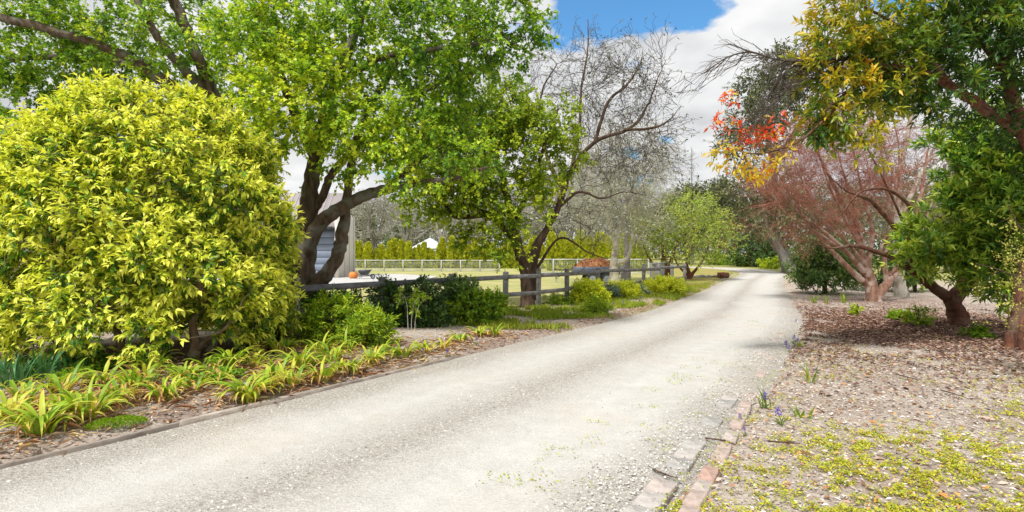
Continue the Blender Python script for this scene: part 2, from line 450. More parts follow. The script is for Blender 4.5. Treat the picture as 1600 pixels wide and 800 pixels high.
# ------------------------------------------------------------------ ground, drive, lawn, slab
def ground_material():
    m, nt, b, o = new_mat('ground')
    n1 = tex(nt, 'ShaderNodeTexNoise', 26, 8, .7)
    n2 = tex(nt, 'ShaderNodeTexNoise', .9, 5, .6)
    v = tex(nt, 'ShaderNodeTexVoronoi', 46)
    r = ramp_node(nt, [(.28, (.21, .175, .145)), (.5, (.40, .355, .315)), (.7, (.58, .545, .50))]); nt.links.new(n1.outputs['Fac'], r.inputs[0])
    vs = nt.nodes.new('ShaderNodeSeparateColor'); nt.links.new(v.outputs['Color'], vs.inputs[0])
    rvv = ramp_node(nt, [(0, (.62, .60, .58)), (1, (1.25, 1.25, 1.25))]); nt.links.new(vs.outputs[0], rvv.inputs[0])
    c = mixc(nt, .8, r.outputs[0], rvv.outputs[0], 'MULTIPLY')
    r2 = ramp_node(nt, [(.35, (.80, .72, .66)), (.65, (1.06, 1.03, 1.0))]); nt.links.new(n2.outputs['Fac'], r2.inputs[0])
    c = mixc(nt, 1.0, c, r2.outputs[0], 'MULTIPLY')
    # dark brown patches, and thin grass far away
    a = nt.nodes.new('ShaderNodeAttribute'); a.attribute_name = 'zone'
    sp = nt.nodes.new('ShaderNodeSeparateColor'); nt.links.new(a.outputs['Color'], sp.inputs[0])
    r3 = ramp_node(nt, [(.3, (.07, .04, .035)), (.7, (.26, .15, .12))]); nt.links.new(n1.outputs['Fac'], r3.inputs[0])
    c = mixc(nt, sp.outputs[0], c, r3.outputs[0])
    r4 = ramp_node(nt, [(.3, (.16, .22, .03)), (.55, (.34, .34, .07)), (.75, (.42, .32, .15))]); nt.links.new(n1.outputs['Fac'], r4.inputs[0])
    c = mixc(nt, sp.outputs[1], c, r4.outputs[0])
    nt.links.new(c, b.inputs['Base Color']); b.inputs['Roughness'].default_value = .95; b.inputs['Specular IOR Level'].default_value = .15
    bump(nt, b, n1.outputs['Fac'], .9, .03)
    return m
M['ground'] = ground_material()

def grass_mat(name, a, b_, c_):
    m, nt, b, o = new_mat(name)
    n1 = tex(nt, 'ShaderNodeTexNoise', 34, 6, .7); n2 = tex(nt, 'ShaderNodeTexNoise', .55, 5, .6)
    r = ramp_node(nt, [(.3, a), (.6, b_)]); nt.links.new(n1.outputs['Fac'], r.inputs[0])
    r2 = ramp_node(nt, [(.42, (0, 0, 0)), (.62, (1, 1, 1))]); nt.links.new(n2.outputs['Fac'], r2.inputs[0])
    nt.links.new(mixc(nt, r2.outputs[0], r.outputs[0], c_), b.inputs['Base Color'])
    b.inputs['Roughness'].default_value = .95; b.inputs['Specular IOR Level'].default_value = .15
    bump(nt, b, n1.outputs['Fac'], .8, .04)
    return m

def build_ground():
    def axis(c, lim, n, k):
        t = np.linspace(-1, 1, n); return c + lim * np.sinh(t * k) / np.sinh(k)
    xs = axis(2.0, 2500, 300, 9.2); ys = axis(7.0, 2500, 300, 9.2)
    X, Y = np.meshgrid(xs, ys, indexing='ij'); Z = gz(X, Y)
    n = len(xs); idx = np.arange(n * n).reshape(n, n)
    F = np.stack([idx[:-1, :-1], idx[1:, :-1], idx[1:, 1:], idx[:-1, 1:]], -1).reshape(-1, 4)
    mb = MB(); mb.add(np.stack([X, Y, Z], -1).reshape(-1, 3), F)
    o = mb.build('ground', M['ground'], kind='structure', smooth=True)
    x, y = X.ravel(), Y.ravel()
    d, s = road_sd(x, y)
    nzv = fnoise(x, y, 1.3, 21)
    # dark brown litter under the two right hand trees, darker ground beneath the big shrub
    def blob(cx, cy, rx, ry): return np.clip(1.5 - np.hypot((x - cx) / rx, (y - cy) / ry) * 1.35 + (nzv - .5) * 1.6, 0, 1)
    dark = np.maximum.reduce([blob(8.6, 12.3, 3.3, 2.4), blob(10.2, 10.6, 2.2, 1.8), blob(-5.6, 8.8, 2.6, 1.9), blob(12.3, 18.8, 3, 1.8) * .6])
    dark = np.maximum(dark, np.where(s < 0, np.clip(1 - np.abs(d - .35) / .45, 0, 1) * .55 * (nzv > .42), 0))
    grass = np.clip((np.hypot(x, y) - 34) / 12, 0, 1) * np.clip(.35 + nzv * .9, 0, 1)
    grass = np.maximum(grass, np.where((s < 0) & (y > 13.5), np.clip((y - 13.5) / 4, 0, 1) * np.clip((nzv - .38) * 4, 0, .85), 0))
    me = o.data
    at = me.attributes.new('zone', 'FLOAT_COLOR', 'POINT')
    c = np.stack([dark, grass * (1 - dark), np.zeros_like(dark), np.ones_like(dark)], -1).astype(np.float32)
    at.data.foreach_set('color', c.ravel())
build_ground()

def drive_material():
    m, nt, b, o = new_mat('drive_gravel')
    uv = nt.nodes.new('ShaderNodeUVMap'); uv.uv_map = 'across'
    s = nt.nodes.new('ShaderNodeSeparateXYZ'); nt.links.new(uv.outputs[0], s.inputs[0])
    n0 = tex(nt, 'ShaderNodeTexNoise', .7, 4)
    ad = nt.nodes.new('ShaderNodeMath'); ad.operation = 'MULTIPLY_ADD'
    nt.links.new(n0.outputs['Fac'], ad.inputs[0]); ad.inputs[1].default_value = .14; 
    nt.links.new(s.outputs[0], ad.inputs[2])
    # worn wheel tracks (smooth, pale) and loose stone between and beside them
    rt = ramp_node(nt, [(.08, (1, 1, 1)), (.16, (.35,) * 3), (.26, (.05,) * 3), (.38, (.35,) * 3), (.50, (.95,) * 3), (.60, (.30,) * 3), (.70, (.0,) * 3), (.86, (.12,) * 3), (.97, (.9,) * 3), (1, (1, 1, 1))])
    sb = nt.nodes.new('ShaderNodeMath'); sb.operation = 'SUBTRACT'; nt.links.new(ad.outputs[0], sb.inputs[0]); sb.inputs[1].default_value = .07
    nt.links.new(sb.outputs[0], rt.inputs[0])
    n1 = tex(nt, 'ShaderNodeTexNoise', 42, 6, .7)
    n2 = tex(nt, 'ShaderNodeTexNoise', 4.5, 6, .65)
    v = tex(nt, 'ShaderNodeTexVoronoi', 60); v.feature = 'F1'
    r1 = ramp_node(nt, [(.25, (.17, .155, .135)), (.5, (.37, .345, .31)), (.75, (.56, .535, .495))]); nt.links.new(n1.outputs['Fac'], r1.inputs[0])
    vb = nt.nodes.new('ShaderNodeSeparateColor'); nt.links.new(v.outputs['Color'], vb.inputs[0])
    rv = ramp_node(nt, [(0, (.26, .25, .235)), (.3, (.70, .68, .655)), (.7, (.96, .95, .93)), (1, (1.4, 1.39, 1.37))]); nt.links.new(vb.outputs[0], rv.inputs[0])
    loose = mixc(nt, .75, r1.outputs[0], rv.outputs[0], 'MULTIPLY')
    r2 = ramp_node(nt, [(.3, (.505, .492, .465)), (.7, (.625, .612, .582))]); nt.links.new(n2.outputs['Fac'], r2.inputs[0])
    smooth = mixc(nt, .25, r2.outputs[0], loose)
    c = mixc(nt, rt.outputs[0], smooth, loose)
    n3 = tex(nt, 'ShaderNodeTexNoise', .5, 4)
    r3 = ramp_node(nt, [(.52, (0, 0, 0)), (.7, (1, 1, 1))]); nt.links.new(n3.outputs['Fac'], r3.inputs[0])
    c = mixc(nt, mixc(nt, .35, (0, 0, 0), r3.outputs[0]), c, (.55, .46, .37))
    nt.links.new(c, b.inputs['Base Color']); b.inputs['Roughness'].default_value = .95; b.inputs['Specular IOR Level'].default_value = .15
    h = mixc(nt, .5, n1.outputs['Fac'], v.outputs['Distance'])
    hb = mixc(nt, 1.0, h, mixc(nt, rt.outputs[0], (.35, .35, .35), (1, 1, 1)), 'MULTIPLY')
    bump(nt, b, hb, .8, .025)
    return m
M['drive'] = drive_material()
def build_drive():
    na = 28; nl = len(_l)
    us = np.linspace(-.035, 1.04, na)
    V = np.empty((nl, na, 3)); 
    wobl = (fnoise(np.arange(nl) * .5, np.zeros(nl), 2.0, 41) - .5) * .12
    wobr = (fnoise(np.arange(nl) * .5, np.zeros(nl) + 9, 2.0, 43) - .5) * .30
    for j, u in enumerate(us):
        off = u * 2 * HALF + wobl * (1 - u) + wobr * u
        xy = _l + _nr * off[:, None]
        rut = -.025 * (math.exp(-((u - .26) / .09) ** 2) + math.exp(-((u - .74) / .10) ** 2)) + .018 * math.exp(-((u - .5) / .12) ** 2)
        edge = -.05 * max(0, -u / .035) - .045 * max(0, (u - 1) / .04)
        z = .022 + rut + edge + (fnoise(xy[:, 0], xy[:, 1], .6, 8) - .5) * .014
        V[:, j] = np.stack([xy[:, 0], xy[:, 1], z], -1)
    idx = np.arange(nl * na).reshape(nl, na)
    F = np.stack([idx[:-1, :-1], idx[:-1, 1:], idx[1:, 1:], idx[1:, :-1]], -1).reshape(-1, 4)
    mb = MB(); mb.add(V.reshape(-1, 3), F)
    o = mb.build('driveway', M['drive'], kind='structure', smooth=True)
    uvl = o.data.uv_layers.new(name='across')
    U = np.tile(us, nl); L = np.repeat(np.arange(nl) * .3, na)
    li = np.empty(len(o.data.loops), np.int32); o.data.loops.foreach_get('vertex_index', li)
    uvl.data.foreach_set('uv', np.stack([U[li], L[li]], -1).astype(np.float32).ravel())
build_drive()

def sheet(name, poly, z, mat):
    mb = MB(); poly = np.asarray(poly, float); n = len(poly)
    c = poly.mean(0)
    V = np.vstack([np.c_[poly, np.full(n, z)], [[c[0], c[1], z]], np.c_[poly, np.full(n, z - .3)]])
    F = np.array([[i, (i + 1) % n, n] for i in range(n)]); mb.add(V, F)
    F = np.array([[i, n + 1 + i, n + 1 + (i + 1) % n, (i + 1) % n] for i in range(n)]); mb.add(V, F)
    return mb.build(name, mat, kind='structure')
M['lawn'] = grass_mat('lawn', (.24, .28, .08), (.40, .41, .15), (.48, .42, .20))
M['dry_grass'] = grass_mat('dry_grass', (.16, .24, .03), (.34, .34, .07), (.42, .30, .13))
M['concrete'] = plain_mat('concrete', (.50, .49, .47), .85, .12, 2.0, bs=.1)
sheet('lawn', [(-4.6, 11.2), (-.2, 16.0), (3.4, 20.6), (6.6, 25.0), (9.2, 31.5), (10.5, 44), (8, 55), (-30, 58), (-34, 24), (-14, 12)], .085, M['lawn'])
sheet('concrete_slab', [(-26, 25.6), (-9, 26.0), (-6.5, 28.5), (-4.8, 32), (-4.6, 36.0), (-8, 40), (-26, 40)], .135, M['concrete'])
sheet('grass_verge', [(8.3, 26.6), (11.4, 32.4), (14.6, 38.8), (17.4, 45.5), (19.0, 52), (19.1, 57), (17.2, 60.5), (12, 61), (9.8, 46), (9.6, 36)], .075, M['dry_grass'])

# ------------------------------------------------------------------ trees
CAM = np.array([0, 0, EYE])
def limb_pts(px_list):
    return np.array([P(*q) for q in px_list])
def in_frame(pos, m=10):
    y = np.maximum(pos[:, 1], .1)
    px = 800 + pos[:, 0] / y * FPX; py = HOR + (EYE - pos[:, 2]) / y * FPX
    return (px > m) & (px < 1600 - m) & (py > m) & (py < 800 - m) & (pos[:, 1] > .5)

def lobe_points(rng, lobes, n, shell=.5):
    """cluster centres in ellipsoids given as (px, py, Y, rx_px, rz_px, ry_m, weight, tint)"""
    w = np.array([l[6] if len(l) > 6 else 1. for l in lobes]); vol = np.array([l[3] * l[4] for l in lobes]) * w
    k = rng.choice(len(lobes), n, p=vol / vol.sum())
    d = nrm(rng.normal(0, 1, (n, 3))); r = np.maximum(rng.uniform(0, 1, n) ** (1 / 3), shell * rng.uniform(0, 1, n))
    L = np.array([[*P(l[0], l[1], l[2]), l[3] / FPX * l[2], l[5], l[4] / FPX * l[2]] for l in lobes])[k]
    tb = np.array([l[7] if len(l) > 7 else 0. for l in lobes])[k]
    return L[:, :3] + d * r[:, None] * L[:, 3:], tb, nrm(d / L[:, 3:])

def connect(rng, samples, srad, C, jit=.25, rmax=.05):
    """joins cluster centres to the limbs, the near ones first, so that branches fork from branches"""
    pts = np.empty((len(samples) + 4 * len(C), 3)); rad = np.empty(len(pts))
    n = len(samples); pts[:n] = samples; rad[:n] = srad
    d0 = np.array([np.min(np.sum((samples - c) ** 2, 1)) for c in C])
    S, Mi, E, R0 = [], [], [], []
    for i in np.argsort(d0):
        c = C[i]; q = np.sum((pts[:n] - c) ** 2, 1)
        q = q * (1 + jit * rng.uniform(0, 1, n))
        j = int(q.argmin()); s = pts[j]; L = math.sqrt(q[j]) + 1e-6
        m = (s + c) / 2 + rng.normal(0, .09, 3) * L + np.array([0, 0, .06 * L])
        r = min(rad[j] * .75, .006 + .016 * L, rmax)
        S.append(s); Mi.append(m); E.append(c); R0.append(r)
        for t, rr in ((m, .8), ((m + c) / 2, .65), (c, .5)):
            pts[n] = t; rad[n] = r * rr; n += 1
    return np.array(S), np.array(Mi), np.array(E), np.array(R0)

def tree(name, label, cat, base, limbs, lobes, ncl, bark, leafm=None, tpl='simple', seed=None, group=None,
         shoots=4, shoot_len=.35, per=7, size=.09, width=.5, tint=(.5, .22), spread=.8, droop=.25, up=.25,
         sprouts=(), twig_mat=None, singles=0, bark_wob=.10, sides=10, flute=0.0, jit=.25, twig_r=.004,
         shell=.5, clus_tint=.12, extra=None, leaf_keep=1.0, rmax=.05, trunk_name='trunk', sizevar=.3, tip=0.0, centers=None):
    rng = rng_for(seed or label)
    root = thing(name, label, cat, base, group)
    smp, srd = [], []
    for i, lm in enumerate(limbs):
        pts, r0, r1 = lm[0], lm[1], lm[2]
        p = catmull(limb_pts(pts), 7)
        t = np.linspace(0, 1, len(p))
        r = r0 + (r1 - r0) * t ** .8
        if i == 0 and flute is not None: r = r * (1 + .45 * np.exp(-t * 9))
        mb = MB()
        big = r0 > .05
        tube(mb, p + rng.normal(0, .012 if big else .004, p.shape) * min(1, r0 * 6), r, sides if big else 6, bark_wob, rng, flute if i == 0 else 0)
        mb.build(trunk_name if i == 0 else 'limb', bark, root, smooth=True)
        k = max(2, len(p))
        smp.append(p[int(len(p) * .12):]); srd.append(r[int(len(p) * .12):])
    smp = np.concatenate(smp); srd = np.concatenate(srd)
    tm = twig_mat or bark
    C, tb, out = centers if centers is not None else lobe_points(rng, lobes, ncl, shell)
    z_ok = C[:, 2] > .04
    C, tb, out = C[z_ok], tb[z_ok], out[z_ok]
    S, Mi, E, R = connect(rng, smp, srd, C, jit, rmax)
    order = None
    # keep tints with their clusters (connect sorts by distance): recover by matching end points
    d0 = np.array([np.min(np.sum((smp - c) ** 2, 1)) for c in C]); o_ = np.argsort(d0)
    tb = tb[o_]; out = out[o_]
    mb = MB(); twigs(mb, S, Mi, E, R, np.maximum(R * .55, twig_r), 4 if len(S) < 2500 else 3)
    cur = (S, Mi, E, R)
    for (k, lo, hi, ln, ang, upb, rr) in sprouts:
        cur = sprout(rng, *cur, k, lo, hi, ln, ang, upb, .12, rr)
        twigs(mb, cur[0], cur[1], cur[2], np.maximum(cur[3], twig_r), np.maximum(cur[3] * .5, twig_r * .7), 3)
        if leafm is not None:
            tb = np.repeat(tb, k); out = np.repeat(out, k, 0)
    if leafm is not None:
        E = cur[2]; D = nrm(nrm(E - cur[0]) + out * .8)
        n = len(E) * shoots
        S2 = np.repeat(E, shoots, 0) + rng.normal(0, shoot_len * .25, (n, 3))
        D2 = nrm(np.repeat(D, shoots, 0) * .7 + rng.normal(0, .6, (n, 3)) + np.array([0, 0, up]))
        L2 = rng.uniform(.6, 1.3, n) * shoot_len
        E2 = S2 + D2 * L2[:, None]
        M2 = (S2 + E2) / 2 + rng.normal(0, .06, (n, 3)) * L2[:, None]
        twigs(mb, S2, M2, E2, twig_r * .8, twig_r * .5, 3)
        ct = np.repeat(tb + rng.normal(0, clus_tint, len(E)), shoots)
        k = per; N = n * k
        t = np.tile((np.arange(k) + .6) / k, n) + rng.uniform(-.06, .06, N)
        b = np.repeat(S2, k, 0); e = np.repeat(E2, k, 0); dd = np.repeat(D2, k, 0)
        pos = b + (e - b) * t[:, None]
        q = rng.normal(0, 1, (N, 3)); q = nrm(q - dd * np.sum(q * dd, 1, keepdims=True))
        ld = nrm(dd * (.35 + .9 * t[:, None]) + q * spread + np.array([0, 0, -droop]))
        upv = nrm(np.array([0, 0, 1.0]) + rng.normal(0, .45, (N, 3)) + np.repeat(np.repeat(out, shoots, 0), k, 0) * .5)
        sz = size * rng.uniform(1 - sizevar, 1 + sizevar, N)
        tn = np.clip(tint[0] + np.repeat(ct, k) + rng.normal(0, tint[1], N) + tip * (t - .5), 0, 1)
        keep = (rng.uniform(0, 1, N) < leaf_keep) & (pos[:, 2] > .05)
        pos, ld, upv, sz, tn = pos[keep], ld[keep], upv[keep], sz[keep], tn[keep]
        T = leaf_template(tpl)
        if singles:
            ok = np.where(in_frame(pos))[0]
            dist = np.linalg.norm(pos[ok] - CAM, axis=1) / sz[ok]
            pick = ok[np.argsort(dist)[:singles]]
            single_leaves(root, T, pos[pick], ld[pick], upv[pick], sz[pick], width, tn[pick], leafm, tpl)
            m_ = np.ones(len(pos), bool); m_[pick] = False
            pos, ld, upv, sz, tn = pos[m_], ld[m_], upv[m_], sz[m_], tn[m_]
        lb = MB(); add_leaves(lb, T, pos, ld, upv, sz, width, tn)
        lb.build('foliage', leafm, root, kind='stuff')
    if mb.n: mb.build('twigs', tm, root, kind='stuff', smooth=True)
    return root

_single = {}
def single_leaves(root, T, pos, d, up, sz, width, tn, mat, tpl):
    ro = parent_world(root)
    x, y, z = frames(d, up)
    for i in range(len(pos)):
        q = int(min(9, tn[i] * 10)); key = (mat.name, tpl, q, width)
        if key not in _single:
            mb = MB(); v = T[0].copy(); v[:, 0] *= width
            mb.add(v, T[1], np.full(len(T[1]), (q + .5) / 10)); _single[key] = mb.mesh('leaf', mat)
        o = bpy.data.objects.new('leaf', _single[key]); COL.objects.link(o); o.parent = root
        s = float(sz[i])
        mt = Matrix(((x[i][0] * s, y[i][0] * s, z[i][0] * s, pos[i][0] - ro[0]),
                     (x[i][1] * s, y[i][1] * s, z[i][1] * s, pos[i][1] - ro[1]),
                     (x[i][2] * s, y[i][2] * s, z[i][2] * s, pos[i][2] - ro[2]), (0, 0, 0, 1)))
        o.matrix_local = mt

# --- the big yellow leaved shrub
yb = ground_at(295, 562)
YS = 8.9
def dome_points():
    rng = rng_for('dome'); cx = P(230, 0, YS)[0]; C = []; O = []; tries = 0
    def rad(z): return 2.10 * max(0.0, 1 - (max(0, z - 1.5) / 2.60) ** 2.3) ** .5 * (1 - .10 * max(0, .9 - z))
    while len(C) < 640 and tries < 60000:
        tries += 1
        z = rng.uniform(.28, 3.97); a = rng.uniform(0, 6.283)
        r = rad(z) * (.90 + .14 * math.sin(3 * a + z * 2.1) * math.sin(2.3 * z + a)) - rng.uniform(.0, .22)
        if r < .05 or rng.uniform() > max(.35, r / 2.2): continue
        p = np.array([cx + math.cos(a) * r, YS + math.sin(a) * r * .9, z])
        front = -math.pi * .5
        if p[1] < YS - .3 and ((z < 1.2 and abs(p[0] / p[1] + .553) < .045) or (z < .75 and abs(p[0] / p[1] + .69) < .03)): continue      # gaps that show the stems
        if C and np.min(np.sum((np.array(C) - p) ** 2, 1)) < .19 ** 2: continue
        C.append(p); O.append(nrm(np.array([math.cos(a), math.sin(a), max(-.1, (z - 1.7) * .45)])))
    for i in range(170):
        z = rng.uniform(.5, 3.4); a = rng.uniform(0, 6.283); r = rad(z) * rng.uniform(.3, .72)
        C.append(np.array([cx + math.cos(a) * r, YS + math.sin(a) * r * .9, z])); O.append(nrm(np.array([math.cos(a), math.sin(a), .3])))
    return np.array(C), np.zeros(len(C)), np.array(O)
tree('yellow_leaved_shrub', 'huge rounded shrub covered in yellow green leaves at the left of the driveway', 'shrub', (yb[0], yb[1], 0),
     [([(292, 575, 8.6), (306, 545, 8.6), (302, 505, 8.6), (318, 470, 8.5), (310, 430, 8.6), (300, 350, 8.8), (280, 250, 8.9)], .085, .02),
      ([(306, 548, 8.6), (325, 530, 8.4), (352, 512, 8.2), (375, 480, 8.1)], .05, .012),
      ([(190, 572, 8.7), (188, 530, 8.5), (172, 500, 8.3), (178, 460, 8.4), (160, 380, 8.7), (170, 280, 8.9)], .07, .02),
      ([(248, 572, 8.8), (238, 545, 8.6), (222, 525, 8.5), (205, 470, 8.5), (215, 380, 8.9)], .055, .015),
      ([(120, 560, 8.9), (112, 520, 8.7), (90, 460, 8.6), (80, 370, 8.7), (100, 290, 8.9)], .055, .015),
      ([(318, 560, 9.0), (360, 500, 9.1), (390, 420, 9.2), (380, 320, 9.2)], .06, .015),
      ([(230, 560, 9.6), (230, 400, 9.7), (225, 250, 9.4), (215, 170, 9.2)], .07, .015)],
     [(225, 320, YS, 190, 150, 1.8, 1.0, .04), (205, 210, YS, 110, 85, 1.3, 1.6, .06), (110, 370, YS, 125, 130, 1.5, 1, .02), (355, 350, YS, 105, 130, 1.4, 1.1, .05),
      (230, 395, 8.2, 200, 75, 1.3, .9, -.02), (90, 470, 8.5, 110, 70, 1.0, .9, -.03), (395, 450, 8.8, 72, 80, .9, .9, .0), (95, 515, 8.3, 100, 36, .8, .8, -.10), (385, 505, 8.9, 66, 34, .7, .7, -.08), (225, 490, 9.9, 190, 60, .7, .9, -.12), (225, 475, 8.1, 32, 40, .5, .8, 0), (300, 220, YS, 80, 80, 1.0, 1.0, .05), (40, 460, 8.7, 55, 110, .9, .9, .0)],
     560, M['shrub_bark'], M['yellow_leaf'], 'blade', shoots=13, shoot_len=.23, per=10, size=.098, width=.40, tint=(.52, .15), spread=.85, droop=.5, up=.35, centers=dome_points(),
     singles=300, shell=.9, clus_tint=.12, sides=10, bark_wob=.12, twig_r=.004, tip=.8, sizevar=.4)

# --- the old spreading maple behind the fence
mbse = ground_at(468, 520)
tree('spreading_maple_tree', 'old green maple with forked dark trunk behind the fence and shrub', 'tree', (mbse[0] - .1, 11.5, 0),
     [([(470, 535, 11.5), (470, 470, 11.5), (472, 410, 11.5), (480, 350, 11.5), (487, 285, 11.5), (500, 215, 11.5), (525, 130, 11.4), (560, 40, 11.3), (600, -60, 11.2)], .31, .06),
      ([(478, 470, 11.4), (504, 434, 11.3), (526, 405, 11.3), (536, 365, 11.3), (540, 320, 11.4), (548, 260, 11.5), (575, 170, 11.6), (640, 70, 11.7)], .18, .05),
      ([(477, 400, 11.5), (495, 358, 11.3), (530, 326, 11.1), (580, 303, 10.9), (640, 289, 10.7), (700, 280, 10.6), (760, 262, 10.5)], .19, .03),
      ([(482, 340, 11.5), (505, 305, 11.4), (520, 270, 11.3), (560, 225, 11.2), (640, 160, 11.0), (720, 110, 10.9)], .11, .03),
      ([(492, 245, 11.5), (455, 160, 11.2), (420, 70, 11.0), (390, -30, 10.9)], .14, .04),
      ([(470, 440, 11.7), (420, 330, 11.9), (372, 225, 12.0), (335, 150, 12.0), (300, 70, 11.9), (262, -20, 11.8)], .20, .09),
      ([(400, 285, 11.9), (330, 185, 11.7), (285, 150, 11.6), (240, 115, 11.5), (180, 80, 11.4), (90, 50, 11.3), (-20, 22, 11.2)], .15, .07),
      ([(330, 150, 12.0), (280, 100, 11.6), (240, 50, 11.3), (205, -20, 11.2)], .11, .06),
      ([(285, 150, 11.6), (210, 103, 11.9), (120, 92, 12.1), (40, 90, 12.2), (-40, 110, 12.3)], .09, .04),
      ([(525, 130, 11.4), (600, 90, 11.0), (690, 75, 10.7), (790, 60, 10.5)], .09, .02),
      ([(600, 299, 10.9), (650, 255, 11.4), (700, 220, 11.8), (745, 165, 12)], .08, .02)],
     [(560, 70, 11.3, 180, 90, 1.8, 1.0, -.04), (460, 150, 10.3, 95, 90, .9, 1.2, .24), (580, 205, 10.5, 105, 55, .8, 1.1, .20), (680, 60, 10.9, 130, 80, 1.4, 1.0, -.17),
      (640, 215, 10.9, 80, 65, 1.1, 1.0, .02), (705, 165, 11.2, 60, 80, 1.1, .9, -.08), (780, 50, 10.8, 70, 75, 1.0, .8, -.14), (725, 250, 10.7, 65, 42, .8, .7, .0), (425, 60, 10.8, 95, 75, 1.2, 1.0, .08), (830, 30, 10.7, 28, 30, .5, .8, -.12),
      (220, 50, 11.8, 200, 75, 1.5, 1.15, -.10), (60, 60, 12.2, 120, 70, 1.5, 1.15, -.12), (60, 165, 12.6, 120, 60, 1.2, 1.5, -.10), (300, 140, 12.6, 110, 60, 1.0, .8, -.04), (395, 190, 11.8, 45, 70, 1.0, .9, .04), (425, 225, 11.0, 40, 45, .7, .8, .10), (640, 285, 10.4, 55, 20, .5, .9, .08), (560, 255, 10.6, 70, 24, .6, .8, .12)],
     1400, M['maple_bark'], M['maple_leaf'], 'lobed', shoots=7, shoot_len=.26, per=11, size=.068, width=1.0, tint=(.52, .16), spread=1.0, droop=.35, up=.1,
     bark_wob=.12, sides=14, clus_tint=.15, twig_r=.005, rmax=.06, leaf_keep=.92, tip=.25)

# --- second tree on the fence line, leaning limbs
tree('leaning_green_tree', 'green leafy tree with a short grey trunk right behind the paddock fence', 'tree', (P(823, 0, 16.5)[0], 16.5, 0),
     [([(826, 492, 16.5), (823, 455, 16.5), (818, 425, 16.5), (812, 395, 16.5), (790, 360, 16.4), (752, 330, 16.3), (715, 318, 16.2)], .19, .04),
      ([(815, 405, 16.5), (803, 360, 16.5), (790, 300, 16.4), (775, 240, 16.3), (770, 180, 16.2)], .17, .04),
      ([(760, 335, 16.3), (712, 338, 16.0), (690, 310, 15.9), (660, 300, 15.8)], .09, .02),
      ([(817, 418, 16.5), (840, 378, 16.6), (862, 345, 16.7), (880, 300, 16.8), (895, 255, 16.9)], .13, .03),
      ([(800, 350, 16.5), (830, 290, 16.4), (850, 230, 16.3), (872, 170, 16.2)], .09, .03)],
     [(765, 320, 16.2, 60, 45, 1.0, .9, .05), (735, 250, 16.2, 70, 60, 1.3, 1.0, -.06), (815, 235, 16.2, 70, 65, 1.3, 1.0, .02), (868, 200, 16.3, 40, 48, .8, .9, -.02), (700, 300, 15.9, 55, 36, .9, .9, .0), (772, 378, 16.0, 36, 24, .5, .8, .05),
      (845, 285, 16.3, 42, 38, .8, .8, .08), (800, 180, 16.3, 50, 50, 1.0, .8, -.1), (725, 190, 15.8, 65, 55, 1, 1.0, -.06), (690, 250, 15.6, 50, 45, .9, .9, 0), (785, 170, 16.2, 45, 45, .9, .8, -.08), (832, 335, 15.8, 38, 30, .5, .8, .06), (690, 322, 15.8, 42, 22, .6, .8, .04), (632, 338, 15.8, 16, 14, .4, .5, 0), (725, 372, 15.9, 24, 20, .4, .6, .0), (892, 245, 16.4, 30, 30, .6, .8, .05), (815, 405, 16.0, 22, 12, .3, .5, .05), (640, 300, 15.7, 30, 16, .5, .6, .02)],
     640, M['brown_bark'], M['lime_tree_leaf'], 'simple', shoots=7, shoot_len=.30, per=10, size=.085, width=.75, tint=(.54, .17), spread=.95, droop=.3, up=.1, sides=12, clus_tint=.15, twig_r=.006, tip=.25)

# --- bare grey tree over the fence
tree('bare_grey_tree', 'tall nearly bare dark branched tree leaning right with tiny grey leaves', 'tree', (P(842, 0, 18.5)[0], 18.5, 0),
     [([(832, 475, 18.5), (832, 420, 18.5), (848, 370, 18.5), (872, 325, 18.4), (893, 265, 18.3), (930, 222, 18.2), (985, 200, 18.0), (1012, 165, 17.9), (1025, 130, 17.8), (1040, 95, 17.8)], .15, .008),
      ([(893, 265, 18.3), (905, 200, 18.4), (908, 140, 18.4), (918, 80, 18.3), (919, 30, 18.3)], .07, .012),
      ([(930, 222, 18.2), (950, 160, 18.0), (980, 132, 17.8), (1000, 100, 17.8), (1005, 75, 17.8)], .07, .006),
      ([(975, 203, 18.0), (1020, 200, 17.7), (1045, 188, 17.6), (1065, 165, 17.6)], .06, .006),
      ([(872, 325, 18.4), (905, 300, 18.2), (940, 310, 18.0), (975, 300, 17.9), (1010, 305, 17.9)], .06, .006),
      ([(880, 300, 18.4), (850, 230, 18.8), (845, 150, 19), (870, 100, 19)], .08, .015),
      ([(838, 420, 18.5), (875, 372, 18.2), (920, 395, 18.1), (950, 405, 18.0)], .05, .012)],
     [(960, 180, 18, 85, 85, 1.6, 1.2), (1020, 190, 17.8, 45, 60, 1.2, 1.2), (920, 100, 18.3, 45, 55, 1.0, 1), (860, 130, 18.9, 45, 60, 1.2, .8), (985, 260, 17.9, 75, 50, 1.4, 1), (900, 310, 18.2, 70, 50, 1.3, .8), (1000, 110, 17.9, 45, 40, 1, 1), (930, 390, 18.0, 40, 20, .6, .6)],
     210, M['brown_bark'], M['olive_leaf'], 'simple', sprouts=((4, .2, 1, .75, .6, .2, .55), (2, .25, 1, .40, .6, .1, .6)), shoots=1, shoot_len=.14, per=2, size=.085, width=.5, tint=(.5, .25),
     twig_mat=M['dark_twig'], twig_r=.0062, rmax=.075, leaf_keep=.5, bark_wob=.1)

